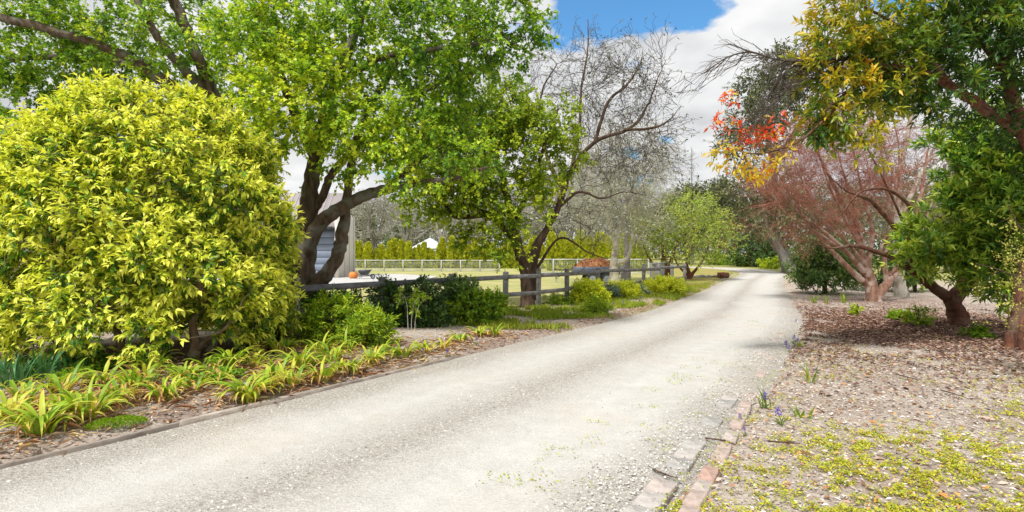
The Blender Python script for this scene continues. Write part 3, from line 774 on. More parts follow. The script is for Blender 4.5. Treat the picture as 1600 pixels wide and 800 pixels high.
# --- pale barked tree behind the fence
tree('pale_barked_tree', 'bare tree with a cream white trunk standing behind the fence beside the trailer', 'tree', (P(961, 0, 25.5)[0], 25.5, 0),
     [([(960, 455, 25.5), (960, 430, 25.5), (959, 405, 25.5), (964, 375, 25.5), (972, 345, 25.4), (990, 310, 25.3), (1020, 262, 25.2)], .24, .04),
      ([(964, 412, 25.5), (978, 405, 25.4), (985, 390, 25.3), (992, 345, 25.2), (1005, 300, 25.1)], .11, .03),
      ([(962, 385, 25.5), (950, 340, 25.5), (930, 300, 25.5), (915, 260, 25.5)], .10, .03)],
     [(960, 320, 25.4, 70, 60, 1.8), (1005, 280, 25.2, 55, 60, 1.6), (925, 290, 25.5, 45, 50, 1.5), (1000, 350, 25, 50, 40, 1.4)],
     230, M['pale_bark'], M['pale_bud'], 'simple', sprouts=((5, .3, 1, .6, .75, .15, .5), (3, .25, 1, .35, .8, .1, .6)), shoots=1, shoot_len=.12, per=3, size=.07, width=.6, tint=(.5, .25), twig_mat=M['silver_twig'], twig_r=.005, rmax=.04, leaf_keep=.8)
tree('pale_barked_tree', 'slim pale grey trunk rising close to the right of the cream white trunk', 'tree', (P(978, 0, 29)[0], 29, 0),
     [([(979, 445, 29), (979, 410, 29), (978, 370, 29), (980, 320, 29), (1000, 250, 29)], .20, .04), ([(979, 360, 29), (950, 300, 29.5), (930, 230, 30)], .09, .02)],
     [(985, 260, 29, 60, 70, 2.0), (930, 240, 30, 50, 70, 2.0), (890, 330, 30, 45, 45, 2.0, .7)],
     190, M['grey_bark'], M['pale_bud'], 'simple', sprouts=((5, .3, 1, .7, .75, .15, .5), (3, .25, 1, .4, .8, .1, .6)), shoots=1, shoot_len=.12, per=2, size=.07, width=.6, tint=(.35, .25), twig_mat=M['silver_twig'], twig_r=.006, rmax=.04, leaf_keep=.8)

# --- two small low trees by the bend
tree('small_garden_tree', 'small fresh green tree with reddish stems beside the end of the fence', 'tree', (P(1042, 0, 32)[0], 32, 0),
     [([(1043, 441, 32), (1042, 425, 32), (1038, 405, 32), (1035, 370, 32), (1030, 330, 32)], .20, .05), ([(1042, 432, 32), (1026, 418, 32), (1012, 400, 31.8), (1000, 370, 31.6)], .12, .03), ([(1046, 436, 32), (1048, 410, 31.9), (1060, 375, 31.8), (1075, 340, 31.7)], .12, .03)],
     [(1030, 352, 31.8, 46, 26, 1.6, 1.1, .02), (1055, 332, 31.8, 30, 20, 1.2, .7, .0), (1003, 378, 31.5, 26, 24, 1.2, 1.2, 0), (1050, 385, 31.5, 40, 18, 1.3, .9, .05), (1012, 335, 31.8, 22, 18, 1.0, .6, 0)],
     150, M['red_bark'], M['fresh_leaf'], 'simple', shoots=3, shoot_len=.45, per=7, size=.11, width=.55, tint=(.66, .2), twig_mat=M['grey_bark'], twig_r=.007, leaf_keep=.9, sprouts=((3, .3, 1, .6, .7, .2, .6),), clus_tint=.15)
tree('small_garden_tree', 'small wide fresh green tree forking low at the inside of the bend', 'tree', (P(1077, 0, 33.5)[0], 33.5, 0),
     [([(1077, 439, 33.5), (1077, 428, 33.5), (1073, 410, 33.5), (1082, 385, 33.4), (1085, 350, 33.4)], .15, .04), ([(1077, 432, 33.5), (1062, 418, 33.5), (1052, 400, 33.3)], .09, .03), ([(1078, 434, 33.5), (1088, 420, 33.4), (1099, 405, 33.3), (1108, 380, 33.2)], .11, .03)],
     [(1085, 358, 33.2, 38, 24, 1.5, 1.0, .0), (1115, 380, 33, 30, 18, 1.2, 1.0, .04), (1088, 330, 33.3, 28, 18, 1.3, .7, -.05), (1122, 348, 33.4, 20, 20, 1.1, .7, .05), (1090, 396, 33, 36, 12, 1.2, .8, .05)],
     130, M['red_bark'], M['fresh_leaf'], 'simple', shoots=3, shoot_len=.45, per=7, size=.11, width=.55, tint=(.62, .22), twig_mat=M['grey_bark'], twig_r=.007, leaf_keep=.9, sprouts=((3, .3, 1, .6, .7, .2, .6),), clus_tint=.15)

# --- crepe myrtle like bare tree, right side
tree('pink_barked_tree', 'leafless multi stemmed tree with smooth pinkish bark and rusty twigs right of the bend', 'tree', (P(1366, 0, 19)[0], 19, 0),
     [([(1366, 478, 19), (1362, 450, 19), (1356, 425, 19), (1348, 400, 19), (1335, 355, 18.9), (1300, 285, 18.8), (1270, 225, 18.7)], .22, .03),
      ([(1362, 448, 19), (1340, 432, 18.9), (1312, 405, 18.8), (1290, 380, 18.7), (1255, 340, 18.6), (1225, 300, 18.5)], .12, .03),
      ([(1350, 425, 19), (1320, 390, 18.7), (1275, 352, 18.5), (1250, 330, 18.4), (1215, 270, 18.3)], .10, .02),
      ([(1370, 462, 19), (1388, 440, 19), (1405, 418, 19.1), (1420, 375, 19.2), (1440, 300, 19.3), (1450, 230, 19.3)], .17, .03),
      ([(1385, 440, 19), (1382, 400, 19), (1390, 340, 19), (1380, 260, 18.9), (1370, 190, 18.8)], .09, .02),
      ([(1356, 420, 19), (1362, 360, 18.8), (1345, 290, 18.6), (1330, 220, 18.5)], .09, .02),
      ([(1345, 405, 18.9), (1300, 350, 18.5), (1262, 300, 18.3), (1235, 240, 18.2)], .06, .012), ([(1330, 400, 18.8), (1280, 365, 18.5), (1230, 335, 18.3), (1205, 300, 18.2)], .05, .012), ([(1340, 380, 18.8), (1300, 300, 18.5), (1280, 240, 18.4), (1265, 180, 18.4)], .05, .012),
      ([(1390, 430, 19), (1430, 380, 18.8), (1455, 320, 18.8), (1470, 260, 18.8)], .06, .012), ([(1352, 390, 18.9), (1330, 310, 18.6), (1310, 240, 18.5), (1300, 170, 18.5)], .05, .012), ([(1372, 400, 18.9), (1400, 320, 18.7), (1405, 240, 18.6), (1395, 180, 18.6)], .05, .012)],
     [(1270, 300, 18.5, 75, 80, 1.5, 1.1), (1340, 260, 18.7, 85, 80, 1.6, 1.0), (1420, 270, 19.2, 55, 80, 1.5, .8), (1225, 290, 18.3, 40, 60, 1.2, 1.2), (1300, 360, 18.6, 70, 30, 1.2, .8), (1310, 210, 18.6, 80, 40, 1.4, .8)],
     430, M['pink_bark'], M['red_leaf'], 'simple', sprouts=((5, .2, 1, .66, .42, .2, .5), (3, .25, 1, .40, .45, .15, .6)), shoots=1, shoot_len=.08, per=1, size=.06, width=.4, tint=(.6, .3), twig_mat=M['red_twig'], twig_r=.0034, rmax=.035, leaf_keep=.35, sides=12, bark_wob=.14, jit=.4)
tree('mottled_trunk_tree', 'bare tree with a pale mottled trunk just behind the pinkish stems', 'tree', (P(1409, 0, 20.8)[0], 20.8, 0),
     [([(1412, 472, 20.8), (1406, 445, 20.8), (1403, 415, 20.8), (1402, 360, 20.8), (1404, 290, 20.8), (1420, 200, 20.8), (1440, 110, 20.8)], .22, .05), ([(1402, 350, 20.8), (1440, 270, 20.9), (1480, 190, 21)], .1, .03), ([(1404, 300, 20.8), (1380, 220, 20.9), (1350, 150, 21)], .08, .03)],
     [(1420, 190, 20.8, 80, 80, 2), (1470, 200, 21, 50, 70, 1.6), (1360, 160, 21, 50, 50, 1.6)],
     110, M['pale_bark'], None, sprouts=((5, .3, 1, .7, .65, .2, .5), (2, .25, 1, .4, .7, .1, .6)), twig_mat=M['grey_bark'], twig_r=.0045, rmax=.035)

# --- broad leaved evergreen with bent trunk
gx = P(1497, 0, 12.6)
tree('glossy_evergreen_tree', 'glossy long leaved evergreen with a thick bent trunk at the right', 'tree', (gx[0], 12.6, 0),
     [([(1498, 518, 12.6), (1496, 490, 12.6), (1484, 466, 12.5), (1455, 446, 12.4), (1432, 420, 12.3), (1420, 385, 12.1), (1425, 330, 11.9)], .20, .03),
      ([(1488, 470, 12.5), (1520, 430, 12.3), (1545, 370, 12.0), (1560, 290, 11.6), (1570, 200, 11.3)], .16, .04),
      ([(1440, 432, 12.3), (1400, 405, 12.0), (1365, 392, 11.8), (1335, 384, 11.7), (1300, 388, 11.6), (1270, 378, 11.5)], .085, .006),
      ([(1425, 395, 12.1), (1395, 352, 11.9), (1365, 318, 11.8), (1340, 305, 11.7), (1318, 296, 11.6), (1290, 270, 11.5)], .065, .005),
      ([(1432, 350, 11.9), (1418, 318, 11.8), (1385, 296, 11.7), (1345, 300, 11.6), (1318, 330, 11.5), (1300, 350, 11.4)], .05, .005),
      ([(1500, 450, 12.3), (1490, 380, 11.7), (1470, 340, 11.3)], .07, .02),
      ([(1410, 345, 11.9), (1390, 300, 11.7), (1360, 240, 11.6), (1330, 190, 11.5)], .03, .008)],
     [(1545, 395, 11.0, 60, 45, .9, 1.2, .04), (1575, 330, 10.7, 48, 45, .8, 1.0, .0), (1515, 345, 11.2, 36, 30, .7, .9, .08), (1450, 392, 11.3, 42, 36, .6, 1.3, .14), (1580, 430, 10.5, 45, 35, .7, 1.1, .04), (1482, 398, 11.3, 40, 18, .6, .9, .06), (1560, 262, 10.9, 42, 34, .7, .9, -.02), (1592, 205, 10.6, 36, 34, .7, .9, -.06), (1568, 448, 10.8, 36, 18, .6, .8, -.04),
      (1500, 385, 11.2, 40, 30, .6, 1, .08), (1600, 380, 10.3, 40, 45, .7, 1, 0), (1595, 280, 10.5, 36, 40, .7, 1, 0), (1470, 352, 11.3, 26, 18, .4, .7, .1), (1530, 300, 11.1, 24, 22, .5, .7, .0), (1422, 408, 11.5, 20, 20, .4, .8, .08), (1570, 165, 10.7, 30, 22, .5, .7, -.05), (1598, 462, 10.0, 30, 20, .5, .8, .0), (1530, 225, 10.8, 34, 28, .6, .9, -.05), (1505, 270, 11, 28, 30, .5, .8, .0), (1590, 330, 10.2, 40, 45, .7, 1, 0), (1490, 310, 11.1, 26, 26, .5, .8, .04), (1515, 240, 11.1, 30, 30, .5, .8, -.04), (1480, 225, 11.2, 22, 18, .4, .5, .0)],
     440, M['deep_bark'], M['gloss_leaf'], 'blade', shoots=5, shoot_len=.22, per=10, size=.165, width=.28, tint=(.62, .16), spread=.9, droop=.0, up=.55, singles=300, sides=14, bark_wob=.14, clus_tint=.14, flute=.2, jit=.2, tip=.5)

# --- tree at the right edge, leaves turning yellow and red
hx = P(1600, 0, 9.4)
def autumn():
    root = tree('autumn_tree', 'tree with fluted red brown trunk at the right edge, leaves turning yellow and red', 'tree', (hx[0], 9.4, 0),
     [([(1602, 560, 9.4), (1600, 520, 9.4), (1610, 470, 9.4), (1622, 390, 9.4), (1628, 300, 9.3), (1612, 225, 9.2), (1590, 185, 9.1), (1577, 120, 9.0), (1572, 40, 8.9), (1560, -50, 8.8)], .25, .06),
      ([(1598, 205, 9.2), (1565, 185, 9.0), (1530, 165, 8.8), (1490, 138, 8.7), (1440, 112, 8.6), (1380, 103, 8.5), (1330, 90, 8.5)], .105, .03),
      ([(1490, 138, 8.7), (1450, 90, 8.5), (1400, 40, 8.4), (1350, 10, 8.3)], .055, .015),
      ([(1380, 103, 8.5), (1340, 130, 8.4), (1300, 165, 8.3), (1270, 195, 8.3)], .035, .01),
      ([(1340, 130, 8.4), (1290, 185, 8.2), (1240, 225, 8.1), (1180, 240, 8.0), (1120, 225, 8.0)], .025, .006),
      ([(1577, 120, 9.0), (1530, 60, 8.8), (1480, 0, 8.6)], .07, .02),
      ([(1606, 225, 9.2), (1640, 160, 9.1), (1650, 60, 9.0)], .09, .03)],
     [(1540, 60, 8.8, 90, 80, 1.0, 1.0, -.16), (1460, 55, 8.6, 75, 60, .9, 1.0, -.10), (1590, 140, 8.9, 55, 70, .9, 1.0, -.20), (1450, 140, 8.6, 70, 45, .7, 1.0, -.10), (1380, 110, 8.5, 60, 50, .7, 1.0, -.04), (1520, 150, 8.7, 55, 45, .7, .8, -.16),
      (1320, 45, 8.4, 60, 45, .6, 1.0, .19), (1290, 100, 8.4, 45, 45, .5, 1.0, .17), (1325, 170, 8.4, 60, 50, .5, .8, .14), (1390, 30, 8.4, 60, 40, .6, 1, .05), (1265, 200, 8.2, 28, 20, .25, 1.2, -.10), (1370, 150, 8.5, 50, 40, .5, .8, .04), (1280, 150, 8.3, 30, 40, .4, .7, .18),
      (1340, 225, 8.3, 45, 30, .3, .6, .14), (1400, 70, 8.5, 60, 50, .6, 1.0, .02), (1510, 20, 8.7, 80, 50, .8, 1.0, -.12), (1590, 40, 8.8, 50, 70, .8, 1.0, -.16), (1530, 195, 9.4, 45, 22, .6, .9, -.16), (1590, 235, 9.6, 36, 30, .6, .9, -.2), (1470, 180, 8.8, 30, 18, .4, .7, -.1), (1350, 90, 8.4, 50, 45, .5, .9, .10)],
     500, M['deep_bark'], M['autumn_leaf'], 'blade', shoots=4, shoot_len=.20, per=10, size=.118, width=.33, tint=(.35, .07), spread=1.0, droop=.12, up=.3, singles=200, sides=14, bark_wob=.14, clus_tint=.07, flute=.30, twig_r=.003, rmax=.03, tip=.2)
    return root
at_root = autumn()
# the coloured end of its long low branch and the dead limb above it
def colour_branch():
    rng = rng_for('colour branch')
    def ends(lobes, n):
        C, tb, out_ = lobe_points(rng, lobes, n, .3); return C
    lo = catmull(limb_pts([(1340, 130, 8.4), (1290, 185, 8.2), (1240, 225, 8.1), (1180, 240, 8.0), (1120, 225, 8.0)]), 8)
    mb = MB()
    T = leaf_template('blade')
    for lobes, n, tn, nm in (([(1200, 262, 8.05, 45, 24, .25), (1155, 250, 8.0, 50, 22, .22), (1225, 235, 8.1, 20, 18, .2), (1175, 275, 8, 28, 12, .18), (1130, 235, 8, 22, 14, .15)], 44, (.69, .07), 'yellow_leaf_spray'),
                             ([(1185, 212, 8.05, 42, 20, .2), (1150, 205, 8.0, 35, 20, .2), (1215, 195, 8.1, 18, 12, .18), (1120, 190, 8.0, 18, 14, .14), (1130, 155, 8, 20, 10, .12)], 36, (.93, .06), 'red_leaf_spray')):
        C = ends(lobes, n)
        S, Mi, E, R = connect(rng, lo, np.full(len(lo), .012), C, .3, .008)
        twigs(mb, S, Mi, E, R, .002, 3)
        per = 8; N = n * per
        b = np.repeat(E, per, 0) + rng.normal(0, .035, (N, 3)); dd = np.repeat(nrm(E - S), per, 0)
        ld = nrm(dd * .5 + rng.normal(0, .8, (N, 3)) + np.array([0, 0, -.2])); up = nrm(np.array([0, -.4, 1.]) + rng.normal(0, .5, (N, 3)))
        tnv = np.clip(np.where(rng.uniform(0, 1, N) < .16, rng.normal(.80, .06, N), rng.normal(tn[0], tn[1], N)), 0, 1)
        single = MB(); add_leaves(single, T, b, ld, up, rng.uniform(.075, .115, N), .38, tnv)
        o = single.build(nm, M['autumn_leaf'], at_root, kind='stuff')
    mb.build('twigs', M['grey_bark'], at_root, kind='stuff')
    # dead limb
    mb = MB()
    pts = [[(1330, 90, 8.5), (1290, 95, 8.4), (1250, 96, 8.3), (1210, 92, 8.2), (1175, 82, 8.15), (1140, 88, 8.1), (1105, 110, 8.0)],
           [(1320, 108, 8.5), (1280, 102, 8.4), (1240, 104, 8.25), (1215, 125, 8.2), (1200, 150, 8.1)],
           [(1340, 112, 8.5), (1300, 118, 8.4), (1260, 128, 8.3), (1230, 140, 8.2), (1195, 175, 8.1), (1175, 200, 8.0)]]
    SS = []
    for p in pts:
        q = catmull(limb_pts(p), 6); r = np.linspace(.026, .006, len(q)); tube(mb, q, r, 6, .1, rng)
        m = (q[:-2:2] + q[2::2]) / 2
        SS.append((q[:-2:2], q[1:-1:2], q[2::2], r[:-2:2]))
    S, Mi, E, R = (np.concatenate([s[i] for s in SS]) for i in range(4))
    cur = sprout(rng, S, Mi, E, R, 3, .1, 1, .48, .5, -.22, .12, .5)
    twigs(mb, *cur[:3], np.maximum(cur[3], .004), .003, 3)
    cur = sprout(rng, *cur, 3, .2, 1, .28, .5, -.15, .12, .6)
    twigs(mb, *cur[:3], .003, .002, 3)
    mb.build('dead_limb', M['dark_twig'], at_root, smooth=True)
colour_branch()

# --- light sprigs of a small leaved shrub at the right frame edge
tree('small_leaved_shrub', 'arching shrub with tiny pale yellow green leaves at the right frame edge', 'shrub', (P(1640, 0, 7.6)[0], 7.6, 0),
     [([(1640, 590, 7.6), (1632, 520, 7.5), (1610, 450, 7.3), (1570, 425, 7.1), (1525, 412, 7.0)], .02, .004), ([(1644, 590, 7.7), (1640, 500, 7.5), (1625, 400, 7.3), (1590, 350, 7.2), (1575, 320, 7.1)], .02, .004), ([(1640, 588, 7.6), (1630, 530, 7.4), (1600, 480, 7.2), (1560, 455, 7.0)], .015, .004), ([(1640, 585, 7.6), (1620, 540, 7.3), (1590, 515, 7.1), (1560, 520, 7.0)], .012, .003)],
     [(1575, 420, 7.1, 50, 30, .25), (1595, 370, 7.2, 30, 40, .25), (1580, 460, 7.1, 40, 30, .25), (1610, 440, 7.3, 40, 90, .3), (1575, 505, 7.05, 22, 14, .15)],
     60, M['brown_bark'], M['sprig_leaf'], 'simple', shoots=3, shoot_len=.20, per=8, size=.032, width=.6, tint=(.55, .22), twig_r=.0018, rmax=.006, flute=None)

# --- background, right of the bend
tree('eucalyptus_tree', 'tall olive grey eucalyptus with a leaning grey trunk beyond the bend', 'tree', (P(1232, 0, 46)[0], 46, 0),
     [([(1236, 424, 46), (1226, 400, 46), (1212, 370, 46), (1205, 330, 46), (1210, 270, 46), (1200, 200, 46), (1215, 130, 46), (1230, 90, 46)], .55, .08), ([(1205, 320, 46), (1170, 260, 46), (1150, 210, 45.5)], .2, .06), ([(1215, 390, 46), (1196, 360, 45.5), (1190, 330, 45), (1175, 310, 45)], .25, .06), ([(1210, 260, 46), (1250, 190, 46), (1280, 140, 46)], .2, .05)],
     [(1170, 190, 46, 42, 32, 3, 1, 0), (1200, 140, 46, 45, 35, 3, 1, 0), (1240, 110, 46, 50, 38, 3, 1, 0), (1150, 230, 45.5, 30, 25, 2.5, 1, -.05), (1220, 210, 46, 45, 35, 3, .9, -.05), (1270, 170, 46, 40, 45, 3, .9, 0), (1175, 320, 45, 60, 30, 3, .9, .06), (1150, 290, 45, 35, 25, 2.5, .8, 0), (1215, 345, 45, 35, 40, 2.5, .8, .1)],
     330, M['grey_bark'], M['olive_leaf'], 'simple', shoots=6, shoot_len=.8, per=8, size=.30, width=.4, tint=(.42, .22), droop=.5, twig_r=.015, rmax=.12, sides=10)
tree('eucalyptus_tree', 'second grey trunked eucalyptus leaning left close behind the dark shrub', 'tree', (P(1246, 0, 44)[0], 44, 0),
     [([(1240, 426, 43.5), (1222, 395, 44), (1200, 350, 44), (1190, 300, 44), (1195, 250, 44)], .35, .06), ([(1215, 380, 44), (1228, 340, 44), (1240, 290, 44)], .16, .05)],
     [(1190, 290, 44, 55, 35, 3, 1, .1), (1230, 300, 44, 45, 45, 2.6, 1, .1), (1200, 345, 43.5, 45, 25, 2, .8, .15)],
     120, M['grey_bark'], M['olive_leaf'], 'simple', shoots=5, shoot_len=.7, per=7, size=.26, width=.3, tint=(.6, .22), droop=.9, twig_r=.012, rmax=.1)
def round_tree(px, base_py, Y, w, h, name, label, cat, leafm, bark, size, n, tint=(.45, .22), seed=None, group=None, trunk=.25, vis=.25, tpl='simple', width=.55, per=8, shoots=5, droop=.2, sl=None, lob=6, keep=1.0, z0=0):
    """a tree or bush given by the middle of its foot, its width and height in metres"""
    rng = rng_for(label + str(px))
    cx = (px - 800) / FPX * Y
    def q(x, y, z): return (800 + x / y * FPX, HOR + (EYE - z) / y * FPX, y)
    lobes = [(*q(cx, Y, h * (.58 if vis else .47)), w * .42 / Y * FPX, h * (.34 if vis else .44) / Y * FPX, w * .42, 1.0, 0)]
    for i in range(lob):
        a = rng.uniform(0, 6.28); r = rng.uniform(.18, .34) * w
        z = rng.uniform(vis + .18 if vis else .12, .86) * h; yy = Y + math.sin(a) * r
        sc = .6 if z > .7 * h else 1
        lobes.append((*q(cx + math.cos(a) * r * sc, yy, z), rng.uniform(.16, .28) * w / Y * FPX, rng.uniform(.10, .18) * h / Y * FPX, rng.uniform(.16, .26) * w, 1.1, rng.normal(0, .08)))
    limbs = [([q(cx, Y, -.05), q(cx + rng.normal(0, .02) * w, Y, h * .3), q(cx + rng.normal(0, .04) * w, Y, h * .6), q(cx + rng.normal(0, .05) * w, Y, h * .88)], trunk * .16 * h ** .7 + .01, .01 + .01 * h)]
    for i in range(4):
        a = rng.uniform(0, 6.28); r = w * rng.uniform(.2, .36)
        limbs.append(([q(cx, Y, h * rng.uniform(.06, .28)), q(cx + math.cos(a) * r * .5, Y + math.sin(a) * r * .5, h * .45), q(cx + math.cos(a) * r, Y + math.sin(a) * r, h * rng.uniform(.55, .75))], trunk * .09 * h ** .7 + .006, .006 + .004 * h))
    return tree(name, label, cat, (cx, Y, 0), limbs, lobes, n, bark, leafm, tpl, seed=label + str(px), group=group, shoots=shoots, shoot_len=sl or w * .12, per=per, size=size, width=width, tint=tint, droop=droop, twig_r=size * .04, sides=8, rmax=.015 * h, leaf_keep=keep, shell=.85)

BG = 'trees beyond the bend of the drive'
round_tree(1075, 410, 78, 8, 11, 'pine_tree', 'broad olive green pine left of the bare spire', 'tree', M['olive_leaf'], M['brown_bark'], .34, 250, (.52, .22), group=BG)
round_tree(1120, 410, 84, 8.5, 12.5, 'pine_tree', 'dark olive pine right of the bare spire', 'tree', M['olive_leaf'], M['brown_bark'], .34, 260, (.30, .2), group=BG)
round_tree(1035, 410, 82, 7, 10, 'pine_tree', 'lower olive pine behind the small green garden trees', 'tree', M['olive_leaf'], M['brown_bark'], .34, 230, (.42, .2), group=BG)
round_tree(1153, 410, 68, 4.8, 6.2, 'red_leaved_tree', 'small dusky red leaved tree beyond the bend', 'tree', M['red_leaf'], M['grey_bark'], .20, 120, (.5, .22), group=BG, keep=.6)
round_tree(1176, 410, 65, 6.0, 4.6, 'dark_evergreen_bush', 'dark evergreen bush between the red leaved tree and the eucalyptus trunk', 'bush', M['dark_leaf'], M['brown_bark'], .22, 130, (.4, .2), vis=0.0)
round_tree(1206, 410, 62, 4.6, 4.2, 'dark_evergreen_bush', 'dark evergreen bush right below the leaning eucalyptus trunk', 'bush', M['dark_leaf'], M['brown_bark'], .22, 90, (.5, .2), vis=0.0)
# bare spire above the pines
tree('bare_spire_tree', 'thin leafless spire of a tree standing above the pines', 'tree', (P(1082, 0, 90)[0], 90, 0),
     [([(1082, 411, 90), (1082, 340, 90), (1081, 290, 90), (1081, 230, 90)], .2, .03)], [(1082, 300, 90, 6, 35, .6), (1081, 255, 90, 4, 25, .4)], 60, M['grey_bark'], None, sprouts=((3, .3, 1, .5, .7, .2, .6),), twig_r=.014, flute=None)

# dark round bush at the drive's right edge before the bend
round_tree(1288, 460, 22.2, 3.1, 2.35, 'dark_round_bush', 'large dark green rounded bush left of the pinkish trunk', 'bush', M['dark_leaf'], M['brown_bark'], .085, 360, (.72, .24), vis=0.0, shoots=6, per=9, sl=.26)
round_tree(1375, 455, 24, 3.2, 1.8, 'dark_round_bush', 'dark green bush directly behind the pinkish trunk', 'bush', M['dark_leaf'], M['brown_bark'], .085, 220, (.65, .22), vis=0.0, sl=.26)
round_tree(1430, 452, 23.5, 1.6, 1.7, 'yellow_green_bush', 'yellow green bush right of the pale mottled trunk', 'bush', M['bright_leaf'], M['brown_bark'], .08, 110, (.55, .2), vis=0.0, sl=.2)
for px, Y, w, h, lb, lm, tn in ((1300, 62, 9, 9, 'olive tree far behind the rusty twigs on the right', 'olive_leaf', .5), (1390, 58, 9, 10.5, 'grey green tree far behind the pale mottled trunk', 'grey_leaf', .4), (1480, 50, 9, 10.5, 'olive tree far behind the glossy evergreen', 'olive_leaf', .6), (1565, 44, 9, 9, 'grey green tree glimpsed behind the right edge foliage', 'grey_leaf', .3), (1345, 75, 10, 10, 'pale grey tree rising farthest behind the rusty twigs', 'grey_leaf', .6)):
    round_tree(px, 0, Y, w, h, 'distant_tree', lb, 'tree', M[lm], M['grey_bark'], .24, 130, (tn, .2), group='trees far behind on the right', keep=.8)

# ------------------------------------------------------------------ background left: hedge row, bare silver trees, house
def conifers():
    rng = rng_for('conifers'); protos = []
    for k in range(5):
        r = thing('columnar_conifer', 'x', 'conifer', (0, 0, 0))
        n = 900; t = rng.uniform(.02, 1, n) ** .9; a = rng.uniform(0, 6.283, n)
        rad = .52 * (1 - t) ** .62 * (.75 + .25 * np.sin(a * 3 + t * 9 + k)) * rng.uniform(.55, 1.05, n)
        pos = np.stack([np.cos(a) * rad, np.sin(a) * rad, t * 2.9 - .05], -1)
        d = nrm(np.stack([np.cos(a) * .5, np.sin(a) * .5, np.full(n, 1.1)], -1) + rng.normal(0, .25, (n, 3)))
        up = nrm(np.stack([np.cos(a), np.sin(a), np.full(n, .4)], -1) + rng.normal(0, .3, (n, 3)))
        mb = MB(); add_leaves(mb, leaf_template('simple'), pos, d, up, rng.uniform(.22, .38, n), .55, np.clip(.5 + rng.normal(0, .22, n), 0, 1))
        mb.build('foliage', M['conifer'], r, kind='stuff')
        mb = MB(); tube(mb, [(0, 0, -.1), (0, 0, 1), (0, 0, 2.6)], [.07, .05, .015], 6); mb.build('trunk', M['brown_bark'], r)
        protos.append(r)
    spots = [(x, 61 - (x - 555) * .012 + rng.normal(0, .3), rng.uniform(.68, 1.05)) for x in np.arange(556, 860, 7.6)] + [(x, 49 + rng.normal(0, .3), rng.uniform(.95, 1.25)) for x in np.arange(866, 1012, 13.6)]
    far = 'yellow green columnar conifer in the close hedge row behind the mesh fence'
    near = 'taller yellow green columnar conifer in the row behind the trailer'
    used = 0
    for i, (px, Y, s) in enumerate(spots):
        p = protos[i % 5]
        if i < 5: o = p
        else:
            o = p.copy(); COL.objects.link(o)
            for ch in p.children:
                c = ch.copy(); COL.objects.link(c); c.parent = o
        o.location = ((px - 800) / FPX * Y + rng.normal(0, .08), Y, 0); o.rotation_euler = (rng.normal(0, .03), rng.normal(0, .03), rng.uniform(0, 6.28)); w_ = rng.uniform(1.15, 1.5)
        o.scale = (s * w_, s * w_, s * rng.uniform(.9, 1.1))
        o['label'] = far if px < 862 else near
        o['group'] = 'conifers of the far hedge row' if px < 862 else 'conifers behind the trailer'
conifers()

def bare_bg(px, Y, w, h, lb, mat, bud=None, tn=.5, n=60):
    rng = rng_for(lb)
    cx = (px - 800) / FPX * Y
    def q(x, y, z): return (800 + x / y * FPX, HOR + (EYE - z) / y * FPX, y)
    limbs = [([q(cx, Y, -.1), q(cx + .1, Y, h * .3), q(cx - .1 * w, Y, h * .6), q(cx + .05 * w, Y, h * .95)], .035 * h, .008 * h)]
    for i in range(4):
        a = rng.uniform(0, 6.28); r = w * .35
        limbs.append(([q(cx, Y, h * rng.uniform(.15, .35)), q(cx + math.cos(a) * r * .5, Y + math.sin(a) * r * .4, h * .5), q(cx + math.cos(a) * r, Y + math.sin(a) * r * .6, h * .8)], .016 * h, .005 * h))
    lobes = [(*q(cx, Y, h * .62), w * .48 / Y * FPX, h * .36 / Y * FPX, w * .4), (*q(cx, Y, h * .8), w * .3 / Y * FPX, h * .18 / Y * FPX, w * .3)]
    tree('bare_distant_tree', lb, 'tree', (cx, Y, 0), limbs, lobes, n, mat, M[bud] if bud else None, 'simple', sprouts=((5, .3, 1, h * .11, .75, .2, .6), (3, .3, 1, h * .07, .8, .1, .7)), shoots=1, shoot_len=.2, per=2, size=.20, width=.6, tint=(tn, .25), twig_mat=M['silver_twig'], twig_r=.0004 * Y, rmax=.012 * h, leaf_keep=.55, group='bare trees behind the conifer hedge')
bare_bg(585, 74, 7, 9.5, 'brownish bare tree left behind the hedge beside the shed', M['grey_bark'], 'grey_leaf', .4)
bare_bg(635, 82, 7, 9, 'silver bare tree behind the hedge left of the pavilion roof', M['silver_twig'], 'grey_leaf', .7)
bare_bg(690, 72, 7.5, 10, 'pale silver bare tree behind the pavilion roof', M['pale_bark'], 'pale_bud', .6)
bare_bg(735, 78, 7, 9.5, 'pale budding bare tree right of the pavilion roof', M['silver_twig'], 'pale_bud', .5)
bare_bg(880, 66, 9, 11.5, 'grey bare tree behind the conifers left of the trailer', M['grey_bark'], 'grey_leaf', .55)
bare_bg(925, 74, 9, 13, 'tall grey bare tree behind the conifers over the trailer', M['silver_twig'], 'pale_bud', .35)
bare_bg(985, 80, 9, 12.5, 'grey bare tree behind the conifers right of the pale trunks', M['grey_bark'], 'grey_leaf', .6)
bare_bg(830, 84, 9, 13, 'grey bare tree far behind the leaning green tree', M['grey_bark'], 'grey_leaf', .5)
bare_bg(760, 95, 10, 17, 'tall hazy grey bare tree rising behind the green trees', M['silver_twig'], 'grey_leaf', .5)
round_tree(620, 0, 88, 5, 6.0, 'distant_tree', 'dark green tree behind the hedge left of the pavilion roof', 'tree', M['dark_leaf'], M['brown_bark'], .3, 80, (.6, .2), group='trees behind the hedge')
round_tree(568, 0, 90, 6, 8.0, 'distant_tree', 'olive tree behind the hedge next to the shed', 'tree', M['olive_leaf'], M['brown_bark'], .3, 90, (.6, .2), group='trees behind the hedge')
round_tree(660, 0, 96, 7, 7.5, 'distant_tree', 'grey olive tree behind the pavilion roof', 'tree', M['grey_leaf'], M['grey_bark'], .3, 90, (.4, .2), group='trees behind the hedge', keep=.7)

